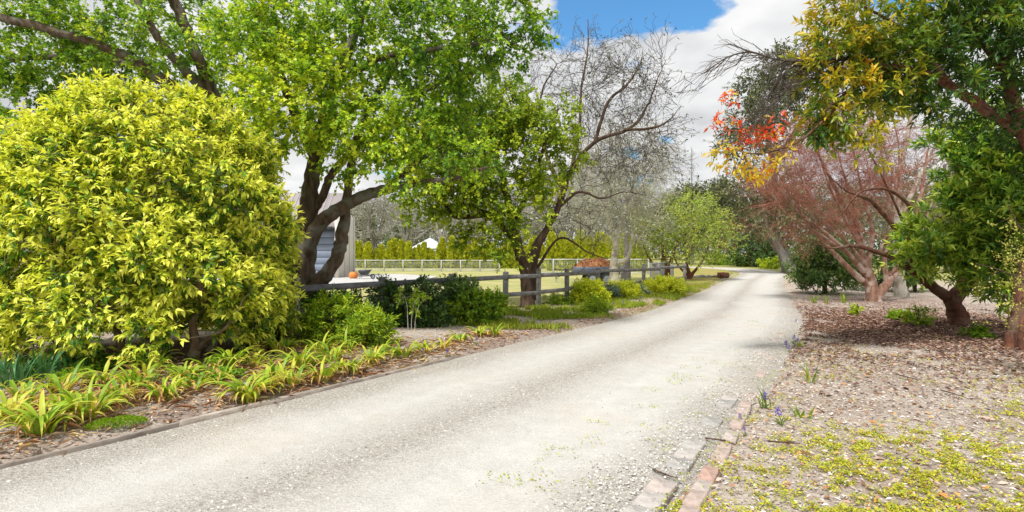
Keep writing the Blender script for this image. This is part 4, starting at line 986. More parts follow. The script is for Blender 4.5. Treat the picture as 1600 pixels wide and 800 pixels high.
def far_wood():
    rng = rng_for('far wood'); mb = MB(); N = 70000
    a = rng.uniform(math.radians(-62), math.radians(62), N); r = rng.uniform(125, 150, N)
    top = 8.5 + 6.5 * fnoise(a * 60, a * 0 + 3, 2.3, 91) + 2.0 * fnoise(a * 60, a * 0 + 8, .7, 92)
    z = top * rng.uniform(0, 1, N) ** .8
    pos = np.stack([np.sin(a) * r, np.cos(a) * r, z], -1)
    d = nrm(rng.normal(0, 1, (N, 3)) + np.array([0, 0, .3])); up = nrm(rng.normal(0, .6, (N, 3)) + np.array([0, -.4, .8]))
    tn = np.clip(fnoise(a * 60, z * 0, 3.1, 95) * .9 + rng.normal(0, .18, N), 0, 1)
    add_leaves(mb, leaf_template('simple'), pos, d, up, rng.uniform(.5, 1.0, N), .7, tn)
    mb.build('far_wood', M['olive_leaf'], kind='stuff')
far_wood()
bpy.data.objects['far_wood']['label'] = 'low olive wood along the horizon behind everything'
bpy.data.objects['far_wood']['category'] = 'wood'

# --- house and shed
M['render_wall'] = plain_mat('render_wall', (.62, .56, .48), .9, .08, 3, bs=.1)
M['cream_wall'] = plain_mat('cream_wall', (.66, .62, .56), .9, .06, 3, bs=.1)
M['blue_steel'] = plain_mat('blue_steel', (.20, .24, .32), .55, .08, 2)
M['roof_steel'] = plain_mat('roof_steel', (.42, .38, .38), .5, .08, 2)
M['dark_trim'] = plain_mat('dark_trim', (.06, .06, .07), .5, .1, 2)
M['window_glass'] = plain_mat('window_glass', (.03, .035, .045), .08, .1, 1, spec=.8)
M['white_metal'] = plain_mat('white_metal', (.46, .47, .46), .5, .06, 3)
M['white_roof'] = plain_mat('white_roof', (.66, .72, .80), .6, .05, 2)
def house():
    y0 = 34.0
    r = thing('garage', 'blue grey garage with a pale end wall glimpsed behind the maple trunk', 'garage', (-13, y0, 0))
    mb = MB(); box(mb, (-16.25, y0 + 1.9, 1.55), (11.7, 3.4, 3.1)); V = np.array([(x, y, z) for x in (-22.1, -10.44) for y, z in ((y0 + .2, 3.1), (y0 + 3.6, 3.1), (y0 + 1.9, 4.9))]); mb.add(V, [[0, 1, 2], [3, 5, 4]]); mb.build('wall', M['blue_steel'], r)
    for i in range(2):
        x0 = -11.98 - i * 3.4
        for k in range(7):       # sectional door panels, joints recessed
            mb = MB(); box(mb, (x0, y0 + .16, .14 + .19 + k * .395), (2.9, .06, .375), bev=.012); mb.build('door_panel', M['blue_steel'], r)
    mb = MB(); box(mb, (-10.30, y0 + 1.6, 1.95), (.2, 3.7, 3.9)); mb.build('end_wall', M['cream_wall'], r)
    for k in range(4):
        mb = MB(); box(mb, (-10.19 , y0 + .1 + k * 1.0, 1.95), (.03, .06, 3.86)); mb.build('joint_strip', M['white_metal'], r)
    # pitched roof with ribs
    mb = MB()
    V = np.array([(-22.4, y0 - .35, 3.05), (-10.42, y0 - .35, 3.05), (-10.42, y0 + 1.9, 5.2), (-22.4, y0 + 1.9, 5.2), (-22.4, y0 + 4.15, 3.05), (-10.42, y0 + 4.15, 3.05)]); 
    V2 = V + np.array([0, 0, .12])
    VV = np.vstack([V, V2])
    mb.add(VV, [[6, 7, 8, 9], [9, 8, 11, 10], [0, 3, 2, 1], [3, 4, 5, 2], [0, 1, 7, 6], [4, 10, 11, 5], [1, 2, 8, 7], [2, 5, 11, 8], [0, 6, 9, 3], [3, 9, 10, 4]])
    rf = mb.build('roof', M['roof_steel'], r)
    mb = MB()
    for k in range(38):
        x = -22.2 + k * .3; L = math.hypot(2.25, 2.15); ang = math.atan2(2.15, 2.25)
        rot = [[1, 0, 0], [0, math.cos(ang), -math.sin(ang)], [0, math.sin(ang), math.cos(ang)]]
        box(mb, (x, y0 + .775, 4.265), (.05, L, .05), rot=rot)
    mb.build('roof_ribs', M['roof_steel'], rf, kind='stuff')
    mb = MB(); box(mb, (-16.45, y0 - .43, 3.04), (12.0, .14, .16)); mb.build('gutter', M['dark_trim'], r)
    # house wing at the far left
    h = thing('house', 'beige rendered house wing seen at the left edge behind the yellow shrub', 'house', (-17.5, 18, 0))
    mb = MB(); box(mb, (-18.0, 20.0, 1.95), (9.0, 7.0, 3.9)); mb.build('wall', M['render_wall'], h)
    mb = MB(); V = np.array([(-23, 16.0, 3.86), (-13, 16.0, 3.86), (-13, 20, 5.4), (-23, 20, 5.4), (-23, 24, 3.86), (-13, 24, 3.86)]); VV = np.vstack([V, V + np.array([0, 0, .14])])
    mb.add(VV, [[6, 7, 8, 9], [9, 8, 11, 10], [0, 3, 2, 1], [3, 4, 5, 2], [0, 1, 7, 6], [4, 10, 11, 5], [1, 2, 8, 7], [2, 5, 11, 8], [0, 6, 9, 3], [3, 9, 10, 4]]); mb.build('roof', M['roof_steel'], h)
    for x in (-15.05, -19.5):
        mb = MB()
        for bx, bz, sx, sz in ((0, .76, 1.5, .1), (0, -.76, 1.5, .1), (-.7, 0, .1, 1.42), (.7, 0, .1, 1.42)):
            box(mb, (x + bx, 16.47, 2.5 + bz), (sx, .1, sz))
        f = mb.build('window', M['dark_trim'], h)
        mb = MB(); box(mb, (x, 16.487, 2.5), (1.28, .02, 1.4)); mb.build('pane', M['window_glass'], f)
house()

# --- pavilion with pyramid roof
def pavilion():
    Y = 70; cx = (672 - 800) / FPX * Y
    r = thing('pavilion', 'small pavilion with a pale blue white pyramid roof behind the hedge', 'pavilion', (cx, Y, 0))
    for sx in (-1, 1):
        for sy in (-1, 1):
            mb = MB(); box(mb, (cx + sx * 1.55, Y + sy * 1.55, 1.05), (.1, .1, 2.1)); mb.build('post', M['white_metal'], r)
    mb = MB(); V = np.array([(cx - 2, Y - 2, 2.05), (cx + 2, Y - 2, 2.05), (cx + 2, Y + 2, 2.05), (cx - 2, Y + 2, 2.05), (cx - 1.95, Y - 1.95, 2.2), (cx + 1.95, Y - 1.95, 2.2), (cx + 1.95, Y + 1.95, 2.2), (cx - 1.95, Y + 1.95, 2.2)])
    mb.add(V, [[0, 3, 2, 1], [0, 1, 5, 4], [1, 2, 6, 5], [2, 3, 7, 6], [3, 0, 4, 7]])
    V = np.array([V[4], V[5], V[6], V[7], (cx, Y, 3.45)]); mb.add(V, [[0, 1, 4], [1, 2, 4], [2, 3, 4], [3, 0, 4]])
    mb.build('roof', M['white_roof'], r)
    mb = MB(); box(mb, (cx, Y, 3.5), (.14, .14, .22), bev=.02); mb.build('finial', M['white_metal'], r)
pavilion()

# --- fences
def between(a, b, t): return np.asarray(a) * (1 - t) + np.asarray(b) * t
def paddock_fence():
    r = thing('paddock_fence', 'weathered grey two rail timber fence along the garden bed', 'fence', (-.17, 15, 0)); rng = rng_for('pf')
    fy = [10.4, 11.9, 13.45, 15.0, 16.25, 17.5, 19.1, 20.6, 22.1, 23.3, 24.5, 25.7]
    pts = []
    for y in fy:
        x = -3.9 + (y - 10.4) * .811 if y <= 15 else -.17 + (y - 15) * .735
        pts.append((x, y))
    for x, y in pts:
        mb = MB(); hgt = rng.uniform(1.10, 1.18)
        rot = Matrix.Rotation(rng.normal(0, .015), 3, 'X') @ Matrix.Rotation(rng.normal(0, .015), 3, 'Y')
        box(mb, (x, y, hgt / 2 - .05), (.112, .112, hgt + .1), math.atan2(1, .75), .005, rng, bev=.012, rot=rot)
        mb.build('post', M['old_timber'], r)
    for (x0, y0), (x1, y1) in zip(pts[:-1], pts[1:]):
        L = math.hypot(x1 - x0, y1 - y0); a = math.atan2(y1 - y0, x1 - x0)
        for z in (.97, .50):
            mb = MB(); dz = rng.normal(0, .012)
            nx, ny = math.sin(a), -math.cos(a)
            rot = Matrix.Rotation(rng.normal(0, .01), 3, 'Y')
            box(mb, ((x0 + x1) / 2 + nx * .09, (y0 + y1) / 2 + ny * .09, z + dz), (L - .012, .042, .112), a, .004, rng, bev=.01, rot=rot)
            mb.build('rail', M['fence_timber'] if y0 < 12 else M['old_timber'], r)
paddock_fence()
def mesh_material():
    m, nt, b, o = new_mat('wire_mesh')
    b.inputs['Base Color'].default_value = (.40, .42, .42, 1); b.inputs['Roughness'].default_value = .5; b.inputs['Metallic'].default_value = .4
    return m
M['wire'] = mesh_material()
def mesh_fence(A, B, n, h, label, wires=7):
    A = np.array(A, float); B = np.array(B, float)
    r = thing('mesh_fence', label, 'fence', (*(A + B) / 2, 0))
    L = np.linalg.norm(B - A); a = math.atan2(B[1] - A[1], B[0] - A[0]); u = (B - A) / L
    for i in range(n + 1):
        p = A + (B - A) * i / n; mb = MB(); box(mb, (p[0], p[1], h / 2), (.09, .09, h + .06), a, bev=.01); mb.build('post', M['white_metal'], r)
    for i in range(n):
        p = A + (B - A) * (i + .5) / n; sp = L / n
        mb = MB(); box(mb, (p[0], p[1], h - .02), (sp - .1, .07, .09), a); mb.build('rail', M['white_metal'], r)
        mb = MB(); box(mb, (p[0], p[1], .2), (sp - .1, .05, .06), a); mb.build('rail', M['white_metal'], r)
        mb = MB()
        for k in range(wires): box(mb, (p[0], p[1], .26 + k * (h - .34) / wires), (sp - .1, .012, .012), a)
        for k in range(14):
            q = A + (B - A) * (i + (k + .5) / 14) / n; box(mb, (q[0] + .012 * -u[1], q[1] + .012 * u[0], h / 2 + .08), (.014, .014, h - .3), a)
        mb.build('wire_mesh', M['wire'], r, kind='stuff')
mesh_fence((-13.5, 47), (-1.0, 46), 8, 1.0, 'low pale railed mesh fence in front of the conifer hedge')
mesh_fence((1.2, 40), (9.6, 40.5), 5, 1.15, 'pale railed mesh fence beyond the paddock lawn')
mesh_fence((6.6, 27.4), (9.6, 34.5), 4, 1.1, 'grey mesh fence running back beside the small green trees')

# --- trailer and its load
M['trailer_paint'] = plain_mat('trailer_paint', (.10, .12, .16), .5, .15, 4)
M['tyre'] = plain_mat('tyre', (.035, .035, .038), .85, .1, 4)
M['rim'] = plain_mat('rim', (.36, .40, .48), .4, .1, 4)
M['mulch'] = tint_mat('mulch', [(0, (.16, .065, .03)), (.5, (.34, .15, .07)), (1, (.48, .25, .12))], .95)
def wheel(parent, c, rad, w, axis='y'):
    n = 20; ang = np.arange(n) * 2 * np.pi / n
    prof = [(-w / 2, rad * .62), (-w / 2, rad * .93), (-w * .32, rad), (w * .32, rad), (w / 2, rad * .93), (w / 2, rad * .62)]
    V = np.array([[math.cos(a) * r_, y_, math.sin(a) * r_] for y_, r_ in prof for a in ang]) + np.array(c)
    F = [[L * n + i, L * n + (i + 1) % n, (L + 1) * n + (i + 1) % n, (L + 1) * n + i] for L in range(5) for i in range(n)]
    wh = bpy.data.objects.new('wheel', None)
    mb = MB(); mb.add(V, F); t = mb.build('wheel', M['tyre'], parent, smooth=False)
    prof = [(-w * .30, 0.02), (-w * .42, rad * .2), (-w * .30, rad * .3), (-w * .38, rad * .55), (-w * .46, rad * .63), (w * .4, rad * .63), (w * .3, .02)]
    V = np.array([[math.cos(a) * r_, y_, math.sin(a) * r_] for y_, r_ in prof for a in ang]) + np.array(c)
    F = [[L * n + i, L * n + (i + 1) % n, (L + 1) * n + (i + 1) % n, (L + 1) * n + i] for L in range(6) for i in range(n)]
    mb = MB(); mb.add(V, F); mb.build('rim', M['rim'], t)
def trailer():
    Y = 29.5; cx = (930 - 800) / FPX * Y
    r = thing('garden_trailer', 'dark blue grey tandem wheel trailer parked behind the paddock fence', 'trailer', (cx, Y, 0)); rng = rng_for('trailer')
    L, W = 2.3, 1.4
    mb = MB(); box(mb, (cx, Y, .52), (L, W, .06), bev=.01); mb.build('deck', M['trailer_paint'], r)
    for s in (-1, 1):
        mb = MB(); box(mb, (cx, Y + s * (W / 2 - .02), .725), (L, .04, .34), bev=.008); mb.build('side_panel', M['trailer_paint'], r)
        mb = MB(); box(mb, (cx + s * (L / 2 - .02), Y, .725), (.04, W - .084, .338), bev=.008); mb.build('end_panel', M['trailer_paint'], r)
        mb = MB(); box(mb, (cx + .1, Y + s * (W / 2 + .13), .69), (1.35, .24, .035), bev=.01); mb.build('mudguard', M['trailer_paint'], r)
        for dx in (-.25, .45): wheel(r, (cx + dx, Y + s * (W / 2 + .13), .31), .30, .19)
    mb = MB(); box(mb, (cx - L / 2 - .45, Y, .47), (1.0, .09, .08), bev=.01); mb.build('drawbar', M['trailer_paint'], r)
    mb = MB(); tube(mb, [(cx - L / 2 - .85, Y + .1, -.0), (cx - L / 2 - .85, Y + .1, .62)], [.035, .035], 8); mb.build('jockey_stand', M['rim'], r)
    # the load: a mound of shredded bark
    mb = MB(); n = 24; nx = np.linspace(-1, 1, n); X, Yg = np.meshgrid(nx, nx, indexing='ij')
    Z = .84 + .45 * np.clip(1 - np.abs(X) ** 2.2, 0, 1) * np.clip(1 - np.abs(Yg) ** 2.2, 0, 1) + (fnoise(X * 3 + 5, Yg * 3, .5, 6) - .5) * .12
    V = np.stack([cx + X * (L / 2 - .05), Y + Yg * (W / 2 - .05), Z], -1).reshape(-1, 3); idx = np.arange(n * n).reshape(n, n)
    F = np.stack([idx[:-1, :-1], idx[1:, :-1], idx[1:, 1:], idx[:-1, 1:]], -1).reshape(-1, 4)
    mb.add(V, F, rng.uniform(.2, .7, len(F)))
    N = 1600; k = rng.integers(0, len(V), N)
    add_leaves(mb, leaf_template('simple'), V[k] + rng.normal(0, .02, (N, 3)), rng.normal(0, 1, (N, 3)), np.array([[0, 0, 1.]]) + rng.normal(0, .5, (N, 3)), rng.uniform(.06, .14, N), .4, rng.uniform(0, 1, N))
    o = mb.build('bark_heap', M['mulch']); tag(o, 'rounded heap of rust brown bark mulch loaded on the trailer', 'mulch heap')
trailer()

# --- odds and ends by the garage
M['orange'] = plain_mat('orange', (.75, .24, .06), .6, .15, 9, bs=.2)
def odds():
    # orange tub, slumped on the slab
    Y = 33.0; c = np.array([(552 - 800) / FPX * Y, Y, .135]); n = 18; ang = np.arange(n) * 2 * np.pi / n
    prof = [(.02, 0), (.19, .0), (.25, .10), (.265, .22), (.21, .34), (.17, .37), (.15, .345), (.02, .30)]
    V = np.array([[math.cos(a) * r_ * (1 + .05 * math.sin(5 * a)), math.sin(a) * r_, z] for r_, z in prof for a in ang]) + c
    F = [[L * n + i, L * n + (i + 1) % n, (L + 1) * n + (i + 1) % n, (L + 1) * n + i] for L in range(len(prof) - 1) for i in range(n)]
    mb = MB(); mb.add(V, F); o = mb.build('orange_tub', M['orange'], smooth=True); tag(o, 'round bright orange tub on the slab at the garage corner', 'tub')
    Y = 32.5; cx = (570 - 800) / FPX * Y; z0 = .135
    r = thing('wheelbarrow', 'dark wheelbarrow standing on the slab right of the orange tub', 'wheelbarrow', (cx, Y, z0))
    b0 = np.array([(cx - .28, Y - .2, z0 + .34), (cx + .22, Y - .2, z0 + .30), (cx + .22, Y + .2, z0 + .30), (cx - .28, Y + .2, z0 + .34)]); t0 = np.array([(cx - .45, Y - .33, z0 + .60), (cx + .45, Y - .33, z0 + .66), (cx + .45, Y + .33, z0 + .66), (cx - .45, Y + .33, z0 + .60)])
    mb = MB(); V = np.vstack([b0, t0, b0 * .97 + b0.mean(0) * .03 + [0, 0, .02], t0 * .97 + t0.mean(0) * .03])
    mb.add(V, [[0, 3, 2, 1], [0, 1, 5, 4], [1, 2, 6, 5], [2, 3, 7, 6], [3, 0, 4, 7], [8, 9, 10, 11], [8, 12, 13, 9], [9, 13, 14, 10], [10, 14, 15, 11], [11, 15, 12, 8], [4, 5, 13, 12], [5, 6, 14, 13], [6, 7, 15, 14], [7, 4, 12, 15]]); mb.build('tray', M['dark_trim'], r)
    for s in (-1, 1):
        mb = MB(); tube(mb, [(cx - .85, Y + s * .27, z0 + .62), (cx - .3, Y + s * .22, z0 + .30), (cx + .6, Y + s * .06, z0 + .20)], [.02] * 3, 6); mb.build('handle', M['dark_trim'], r)
        mb = MB(); tube(mb, [(cx - .25, Y + s * .22, z0 + .30), (cx - .32, Y + s * .24, z0)], [.018] * 2, 6); mb.build('leg', M['dark_trim'], r)
    wheel(r, (cx + .58, Y, z0 + .18), .18, .09)
    r.scale = (.78, .78, .78)
odds()

# ------------------------------------------------------------------ beds on the left: bushes, lilies, tufts
def bush(px, py, w, h, name, label, leafm, size, n, tint=(.5, .2), bark='brown_bark', **kw):
    Y = EYE * FPX / (py - HOR)
    return round_tree(px, py, Y, w, h, name, label, 'bush', M[leafm], M[bark], size, n, tint, vis=0.0, **kw)
bush(500, 524, 1.35, 1.0, 'dark_leaved_bush', 'dark leaved bush in front of the left end of the fence', 'dark_leaf', .07, 150, (.55, .22), sl=.16)
bush(545, 517, .9, .92, 'dark_leaved_bush', 'olive tinged bush under the gap in the fence rail', 'dark_leaf', .07, 90, (.75, .2), sl=.14)
bush(612, 514, 1.1, 1.02, 'dark_leaved_bush', 'dark leaved bush left of the bare stemmed sapling', 'dark_leaf', .07, 150, (.42, .22), sl=.16)
bush(660, 512, 1.25, 1.15, 'dark_leaved_bush', 'tallest dark leaved bush behind the bare stemmed sapling', 'dark_leaf', .07, 170, (.40, .22), sl=.16)
bush(715, 504, 1.2, 1.05, 'dark_leaved_bush', 'dull green bush behind the bright rounded bush', 'dark_leaf', .07, 140, (.65, .22), sl=.16)
bush(748, 508, 1.30, .80, 'bright_rounded_bush', 'bright green rounded bush beside the fence post', 'bright_leaf', .075, 190, (.42, .22), sl=.16)
bush(520, 545, 1.0, .82, 'spurge_bush', 'bright green spurge bush with yellow tops behind the lilies', 'bright_leaf', .085, 150, (.56, .28), sl=.16, width=.3)
bush(572, 548, .8, .66, 'spurge_bush', 'smaller fresh green spurge bush right of the yellow topped one', 'bright_leaf', .085, 110, (.58, .26), sl=.16, width=.3)
bush(455, 520, .8, .85, 'dark_leaved_bush', 'purplish dark bush hidden at the edge of the yellow shrub', 'dark_leaf', .06, 70, (.5, .22), sl=.14)
bush(415, 545, .7, .55, 'dark_leaved_bush', 'low dark green bush at the foot of the yellow shrub', 'dark_leaf', .07, 70, (.7, .22), sl=.14)
bush(918, 476, 1.25, .78, 'lime_spurge_bush', 'lime green spurge bush with dark base below the trailer', 'lime_leaf', .09, 150, (.78, .24), sl=.18, width=.35)
bush(968, 468, 1.5, .66, 'lime_spurge_bush', 'wide lime green spurge bush below the cream white trunk', 'lime_leaf', .09, 130, (.82, .22), sl=.18, width=.35)
bush(1042, 463, 1.6, .66, 'lime_spurge_bush', 'lime green spurge bush nearest the bend on the left verge', 'lime_leaf', .09, 140, (.86, .2), sl=.18, width=.35)
bush(955, 470, .6, .45, 'silver_leaved_plant', 'silvery blue plant between the lime green spurges', 'silver_leaf', .07, 40, (.5, .25), sl=.14)
bush(1000, 466, .7, .4, 'silver_leaved_plant', 'silvery green plant left of the spurge nearest the bend', 'silver_leaf', .07, 40, (.3, .25), sl=.14)
bush(931, 494, .62, .42, 'feathery_tuft', 'feathery bright green tuft near the drive below the spurges', 'bright_leaf', .09, 60, (.5, .22), sl=.16, width=.15)
bush(870, 478, 1.0, .30, 'low_green_plant', 'low green plant in front of the leaning tree trunk', 'bright_leaf', .07, 70, (.42, .22), sl=.14, width=.3)
bush(1116, 414.3, 4.2, 1.7, 'low_green_plant', 'low green plant at the left end of the bed across the bend', 'bright_leaf', .18, 70, (.38, .22), sl=.3)
bush(1142, 414.6, 4.0, 1.4, 'low_green_plant', 'low green plant below the dusky red leaved tree', 'bright_leaf', .16, 60, (.45, .22), sl=.3)
bush(1168, 416.5, 3.4, 1.1, 'low_green_plant', 'wide bright plant bed mound across the bend', 'bright_leaf', .15, 60, (.6, .22), sl=.3)
bush(1206, 420, 2.8, 1.1, 'low_green_plant', 'bright plant at the foot of the leaning eucalyptus', 'lime_leaf', .15, 60, (.4, .22), sl=.3)
bush(1180, 417, 1.4, 2.0, 'low_green_plant', 'tall pointed bright plant across the bend', 'bright_leaf', .16, 50, (.5, .22), sl=.3)
bush(1408, 500, .5, .18, 'low_green_plant', 'flat bright weed between the right hand trunks', 'bright_leaf', .06, 26, (.6, .22), sl=.1)
bush(1435, 510, .5, .42, 'low_green_plant', 'upright weed left of the bent evergreen trunk', 'bright_leaf', .07, 24, (.5, .22), sl=.12, keep=.6)
bush(1340, 494, .18, .35, 'low_green_plant', 'single yellowish weed standing below the pinkish trunk', 'bright_leaf', .06, 10, (.85, .15), sl=.1)
bush(1525, 530, .45, .16, 'low_green_plant', 'small green weed between the bent trunk and the fluted trunk', 'bright_leaf', .06, 20, (.35, .2), sl=.1)

# sapling with bare stems
sp = ground_at(640, 520)
tree('bare_stemmed_sapling', 'slim sapling with three pale stems and a tuft of fresh leaves', 'sapling', (sp[0], sp[1], 0),
     [([(638, 524, 11.5), (637, 500, 11.5), (636, 478, 11.5), (632, 462, 11.5)], .014, .006), ([(643, 524, 11.5), (643, 500, 11.5), (646, 478, 11.5), (652, 466, 11.5)], .012, .005), ([(648, 524, 11.5), (649, 500, 11.5), (653, 482, 11.5), (660, 470, 11.5)], .011, .005)],
     [(632, 462, 11.5, 12, 8, .12), (652, 464, 11.5, 14, 10, .12), (645, 482, 11.5, 10, 8, .1)], 14, M['silver_twig'], M['bright_leaf'], 'blade', shoots=3, shoot_len=.1, per=6, size=.09, width=.4, tint=(.6, .2), flute=None, twig_r=.003)
sp = ground_at(695, 506)
tree('broad_leaved_seedling', 'pale forked seedling with large light green leaves beside the bright bush', 'sapling', (sp[0], sp[1], 0),
     [([(708, 510, 12.5), (704, 498, 12.5), (698, 485, 12.5)], .012, .006), ([(706, 503, 12.5), (712, 490, 12.5), (714, 480, 12.5)], .01, .005)],
     [(694, 485, 12.4, 9, 6, .08), (712, 482, 12.4, 6, 5, .08)], 7, M['silver_twig'], M['bright_leaf'], 'blade', shoots=2, shoot_len=.1, per=4, size=.16, width=.5, tint=(.75, .12), flute=None, twig_r=.003)

# strap leaves: arching blades
def strap_mesh(bend, tint, mat, w=.018, fold=.006, n=8):
    t = np.linspace(0, 1, n); ang = math.radians(78) - bend * t ** 1.25
    dy = np.cos(ang) / (n - 1); dz = np.sin(ang) / (n - 1)
    y = np.concatenate([[0], np.cumsum(dy[:-1])]); z = np.concatenate([[0], np.cumsum(dz[:-1])])
    ww = w * np.clip(np.minimum(1, .55 + t * 2) * (1 - t ** 3.2), .04, 1) * 2.2
    V = np.concatenate([np.stack([-ww, y, z + fold * 1.5], -1), np.stack([0 * ww, y, z], -1), np.stack([ww, y, z + fold * 1.5], -1)])
    F = [[k, k + 1, n + k + 1, n + k] for k in range(n - 1)] + [[n + k, n + k + 1, 2 * n + k + 1, 2 * n + k] for k in range(n - 1)]
    tv = np.clip(tint + np.where(np.arange(n - 1) >= n - 2, .45, np.where(np.arange(n - 1) == n - 3, .15, 0)) * (mat.name == 'strap_leaf'), 0, 1)
    mb = MB(); mb.add(V, F, np.concatenate([tv, tv])); return mb.mesh('leaf', mat, smooth=True)
STRAP = {}
def strap(kind, bi, ti):
    key = (kind, bi, ti)
    if key not in STRAP:
        bends = {'lily': (1.5, 2.2, 2.7, 3.1, 3.5), 'blue': (.3, .7, 1.1, 1.6, 2.0), 'tuft': (.3, .6, 1.0, 1.4, 1.8)}[kind]
        mat = {'lily': M['strap_leaf'], 'blue': M['blue_leaf'], 'tuft': M['grass_blade']}[kind]
        STRAP[key] = strap_mesh(bends[bi], (.08, .26, .42, .58, .74, .92)[ti], mat, {'lily': .0085, 'blue': .0075, 'tuft': .004}[kind])
    return STRAP[key]
def clump(px, py, name, label, cat, n, ln, kind='lily', dry=.2, group=None, rad=.10):
    rng = rng_for(label); g = ground_at(px, py); z = gz1(g[0], g[1])
    r = thing(name, label, cat, (g[0], g[1], z), group)
    for i in range(n):
        a = rng.uniform(0, 6.283); dead = rng.uniform() < dry
        bi = int(rng.choice([2, 3, 4, 4] if dead else [0, 1, 1, 2, 2, 3])); ti = int(rng.choice([4, 5, 5])) if dead else int(rng.choice([0, 1, 1, 2, 2, 3, 3]))
        o = bpy.data.objects.new('leaf', strap(kind, bi, ti)); COL.objects.link(o); o.parent = r
        L = ln * rng.uniform(.65, 1.15) * (.85 if dead else 1); q = rad * math.sqrt(rng.uniform())
        o.location = (math.cos(a) * q, math.sin(a) * q, -.01); o.rotation_euler = (rng.normal(0, .14), rng.normal(0, .14), a - math.pi / 2 + rng.normal(0, .5))
        w = rng.uniform(.8, 1.25) * (.7 if dead else 1); o.scale = (L * w / .5 * .5 / max(L, .01) * 1.0 if False else w, L, L)
    return r
LG = 'daylily clumps along the left of the driveway'
lilies = [
 (62, 690, 'largest arching lily clump at the left foreground edge of the drive', 34, .55, .22),
 (18, 668, 'lily clump cut by the left edge of the photograph', 24, .50, .25),
 (135, 668, 'upright lily clump right of the largest foreground one', 28, .55, .18),
 (96, 628, 'lily clump with long horizontal leaves in front of the blue green blades', 24, .55, .2),
 (190, 640, 'lily clump left of the mossy cushion, mixed dry leaves', 20, .45, .4),
 (160, 612, 'mid green lily clump below the left side of the yellow shrub', 20, .45, .25),
 (222, 606, 'sparse lily clump with many straw leaves below the yellow shrub', 16, .42, .5),
 (258, 634, 'lily clump with curled orange leaves behind the bare mulch', 26, .46, .32),
 (292, 604, 'pale lily clump in the middle of the bed below the yellow shrub', 20, .42, .3),
 (330, 590, 'low lily clump in front of the shrub main stem', 16, .38, .3),
 (388, 632, 'full green lily clump leaning over the timber edging', 36, .52, .12),
 (432, 606, 'lily clump tucked behind the full green one at the edging', 26, .48, .3),
 (398, 582, 'thin lily clump behind the full green one by bare soil', 14, .42, .2),
 (470, 586, 'tall lily clump in front of the spurge bush', 30, .55, .15),
 (440, 560, 'upright lily clump near the red bricks', 24, .5, .12),
 (502, 602, 'yellowed lily clump close to the drive edge', 24, .42, .35),
 (498, 560, 'lily clump directly below the yellow topped spurge', 20, .48, .15),
 (536, 590, 'lily clump with pale curled leaves at the drive edge', 22, .42, .3),
 (545, 556, 'lily clump left of the smaller spurge bush', 20, .45, .2),
 (582, 576, 'lily clump right below the smaller spurge bush', 24, .44, .28),
 (612, 548, 'short lily clump right of the smaller spurge bush', 14, .36, .3),
 (628, 566, 'upright lily clump standing alone in orange litter', 16, .44, .12),
 (664, 556, 'lily clump left of the violet flower at the drive edge', 18, .36, .3),
 (694, 552, 'small lily clump right of the violet flower in litter', 14, .34, .3),
 (718, 540, 'narrow lily clump in the middle of the leaf litter strip', 14, .36, .2),
 (746, 530, 'lily clump below the bright rounded bush', 18, .38, .2),
 (772, 530, 'last lily clump of the row towards the bend', 18, .40, .3),
 (40, 640, 'straw mixed lily clump between the two front left clumps', 22, 0.48, 0.4),
 (100, 655, 'yellowing lily clump behind the upright foreground one', 20, 0.46, 0.4),
 (165, 650, 'short drying lily clump behind the mossy cushion', 14, 0.36, 0.6),
 (205, 618, 'narrow green lily clump among straw below the yellow shrub', 18, 0.46, 0.2),
 (240, 588, 'dark green lily clump under the hanging yellow shrub leaves', 18, 0.44, 0.15),
 (300, 622, 'drying lily clump on bare mulch left of the full green one', 12, 0.36, 0.7),
 (345, 606, 'half withered lily clump by scattered orange leaves', 14, 0.38, 0.6),
 (362, 584, 'long leaved lily clump before the forked shrub stem', 20, 0.55, 0.15),
 (415, 620, 'pale lily clump squeezed against the full green one', 18, 0.42, 0.4),
 (455, 612, 'lily clump with a brown skirt at the edging end', 20, 0.42, 0.5),
 (478, 546, 'upright lily clump beside the dark bush foot', 22, 0.5, 0.12),
 (520, 572, 'leafy lily clump between the two spurge bushes', 22, 0.46, 0.2),
 (552, 590, 'small withered lily clump at the drive edge', 12, 0.32, 0.6),
 (598, 562, 'small green lily clump in front of the sapling', 14, 0.36, 0.25),
]
for (px, py, lb, n, ln, dry) in lilies: clump(px, py, 'daylily_clump', lb, 'lily', int(n * 1.8), ln * .92, 'lily', min(.6, dry * 1.5), LG)
BGp = 'blue green bladed clumps at the left edge'
for px, py, lb, n in ((20, 612, 'dense blue green bladed clump at the left edge', 46), (62, 600, 'blue green bladed clump right of the dense edge one', 34), (112, 590, 'small blue green bladed clump under the yellow shrub', 24), (-8, 596, 'blue green bladed clump half out of frame at the left', 36)):
    clump(px, py, 'bladed_clump', lb, 'plant', n, .42, 'blue', 0.0, BGp, .16)
TG = 'grassy tufts'
for px, py, lb, n, ln in ((830, 516, 'grassy tuft on bare soil right of the bright rounded bush', 24, .30), (1272, 474, 'left one of three upright tufts before the dark bush', 22, .34), (1290, 475, 'middle one of three upright tufts before the dark bush', 18, .30), (1318, 474, 'right one of three upright tufts before the dark bush', 24, .36), (1268, 600, 'dry wispy tuft in the right bed beside the drive', 14, .27), (1254, 655, 'small green tuft in the yellow ground cover', 18, .14), (1200, 640, 'bright bladed tuft at the right brick edging', 10, .22), (1250, 543, 'yellowish low tuft behind the violet flowers', 12, .14), (770, 500, 'grassy tuft at the fence foot beside the bright bush', 20, .3), (800, 492, 'grassy tuft under the fence post', 22, .3), (905, 492, 'low grassy tuft left of the feathery one', 14, .18), (985, 486, 'low grassy tuft at the drive edge below the spurges', 14, .18)):
    clump(px, py, 'grass_tuft', lb, 'grass tuft', n, ln, 'tuft', .65 if 'wispy' in lb else .12, TG, .07)

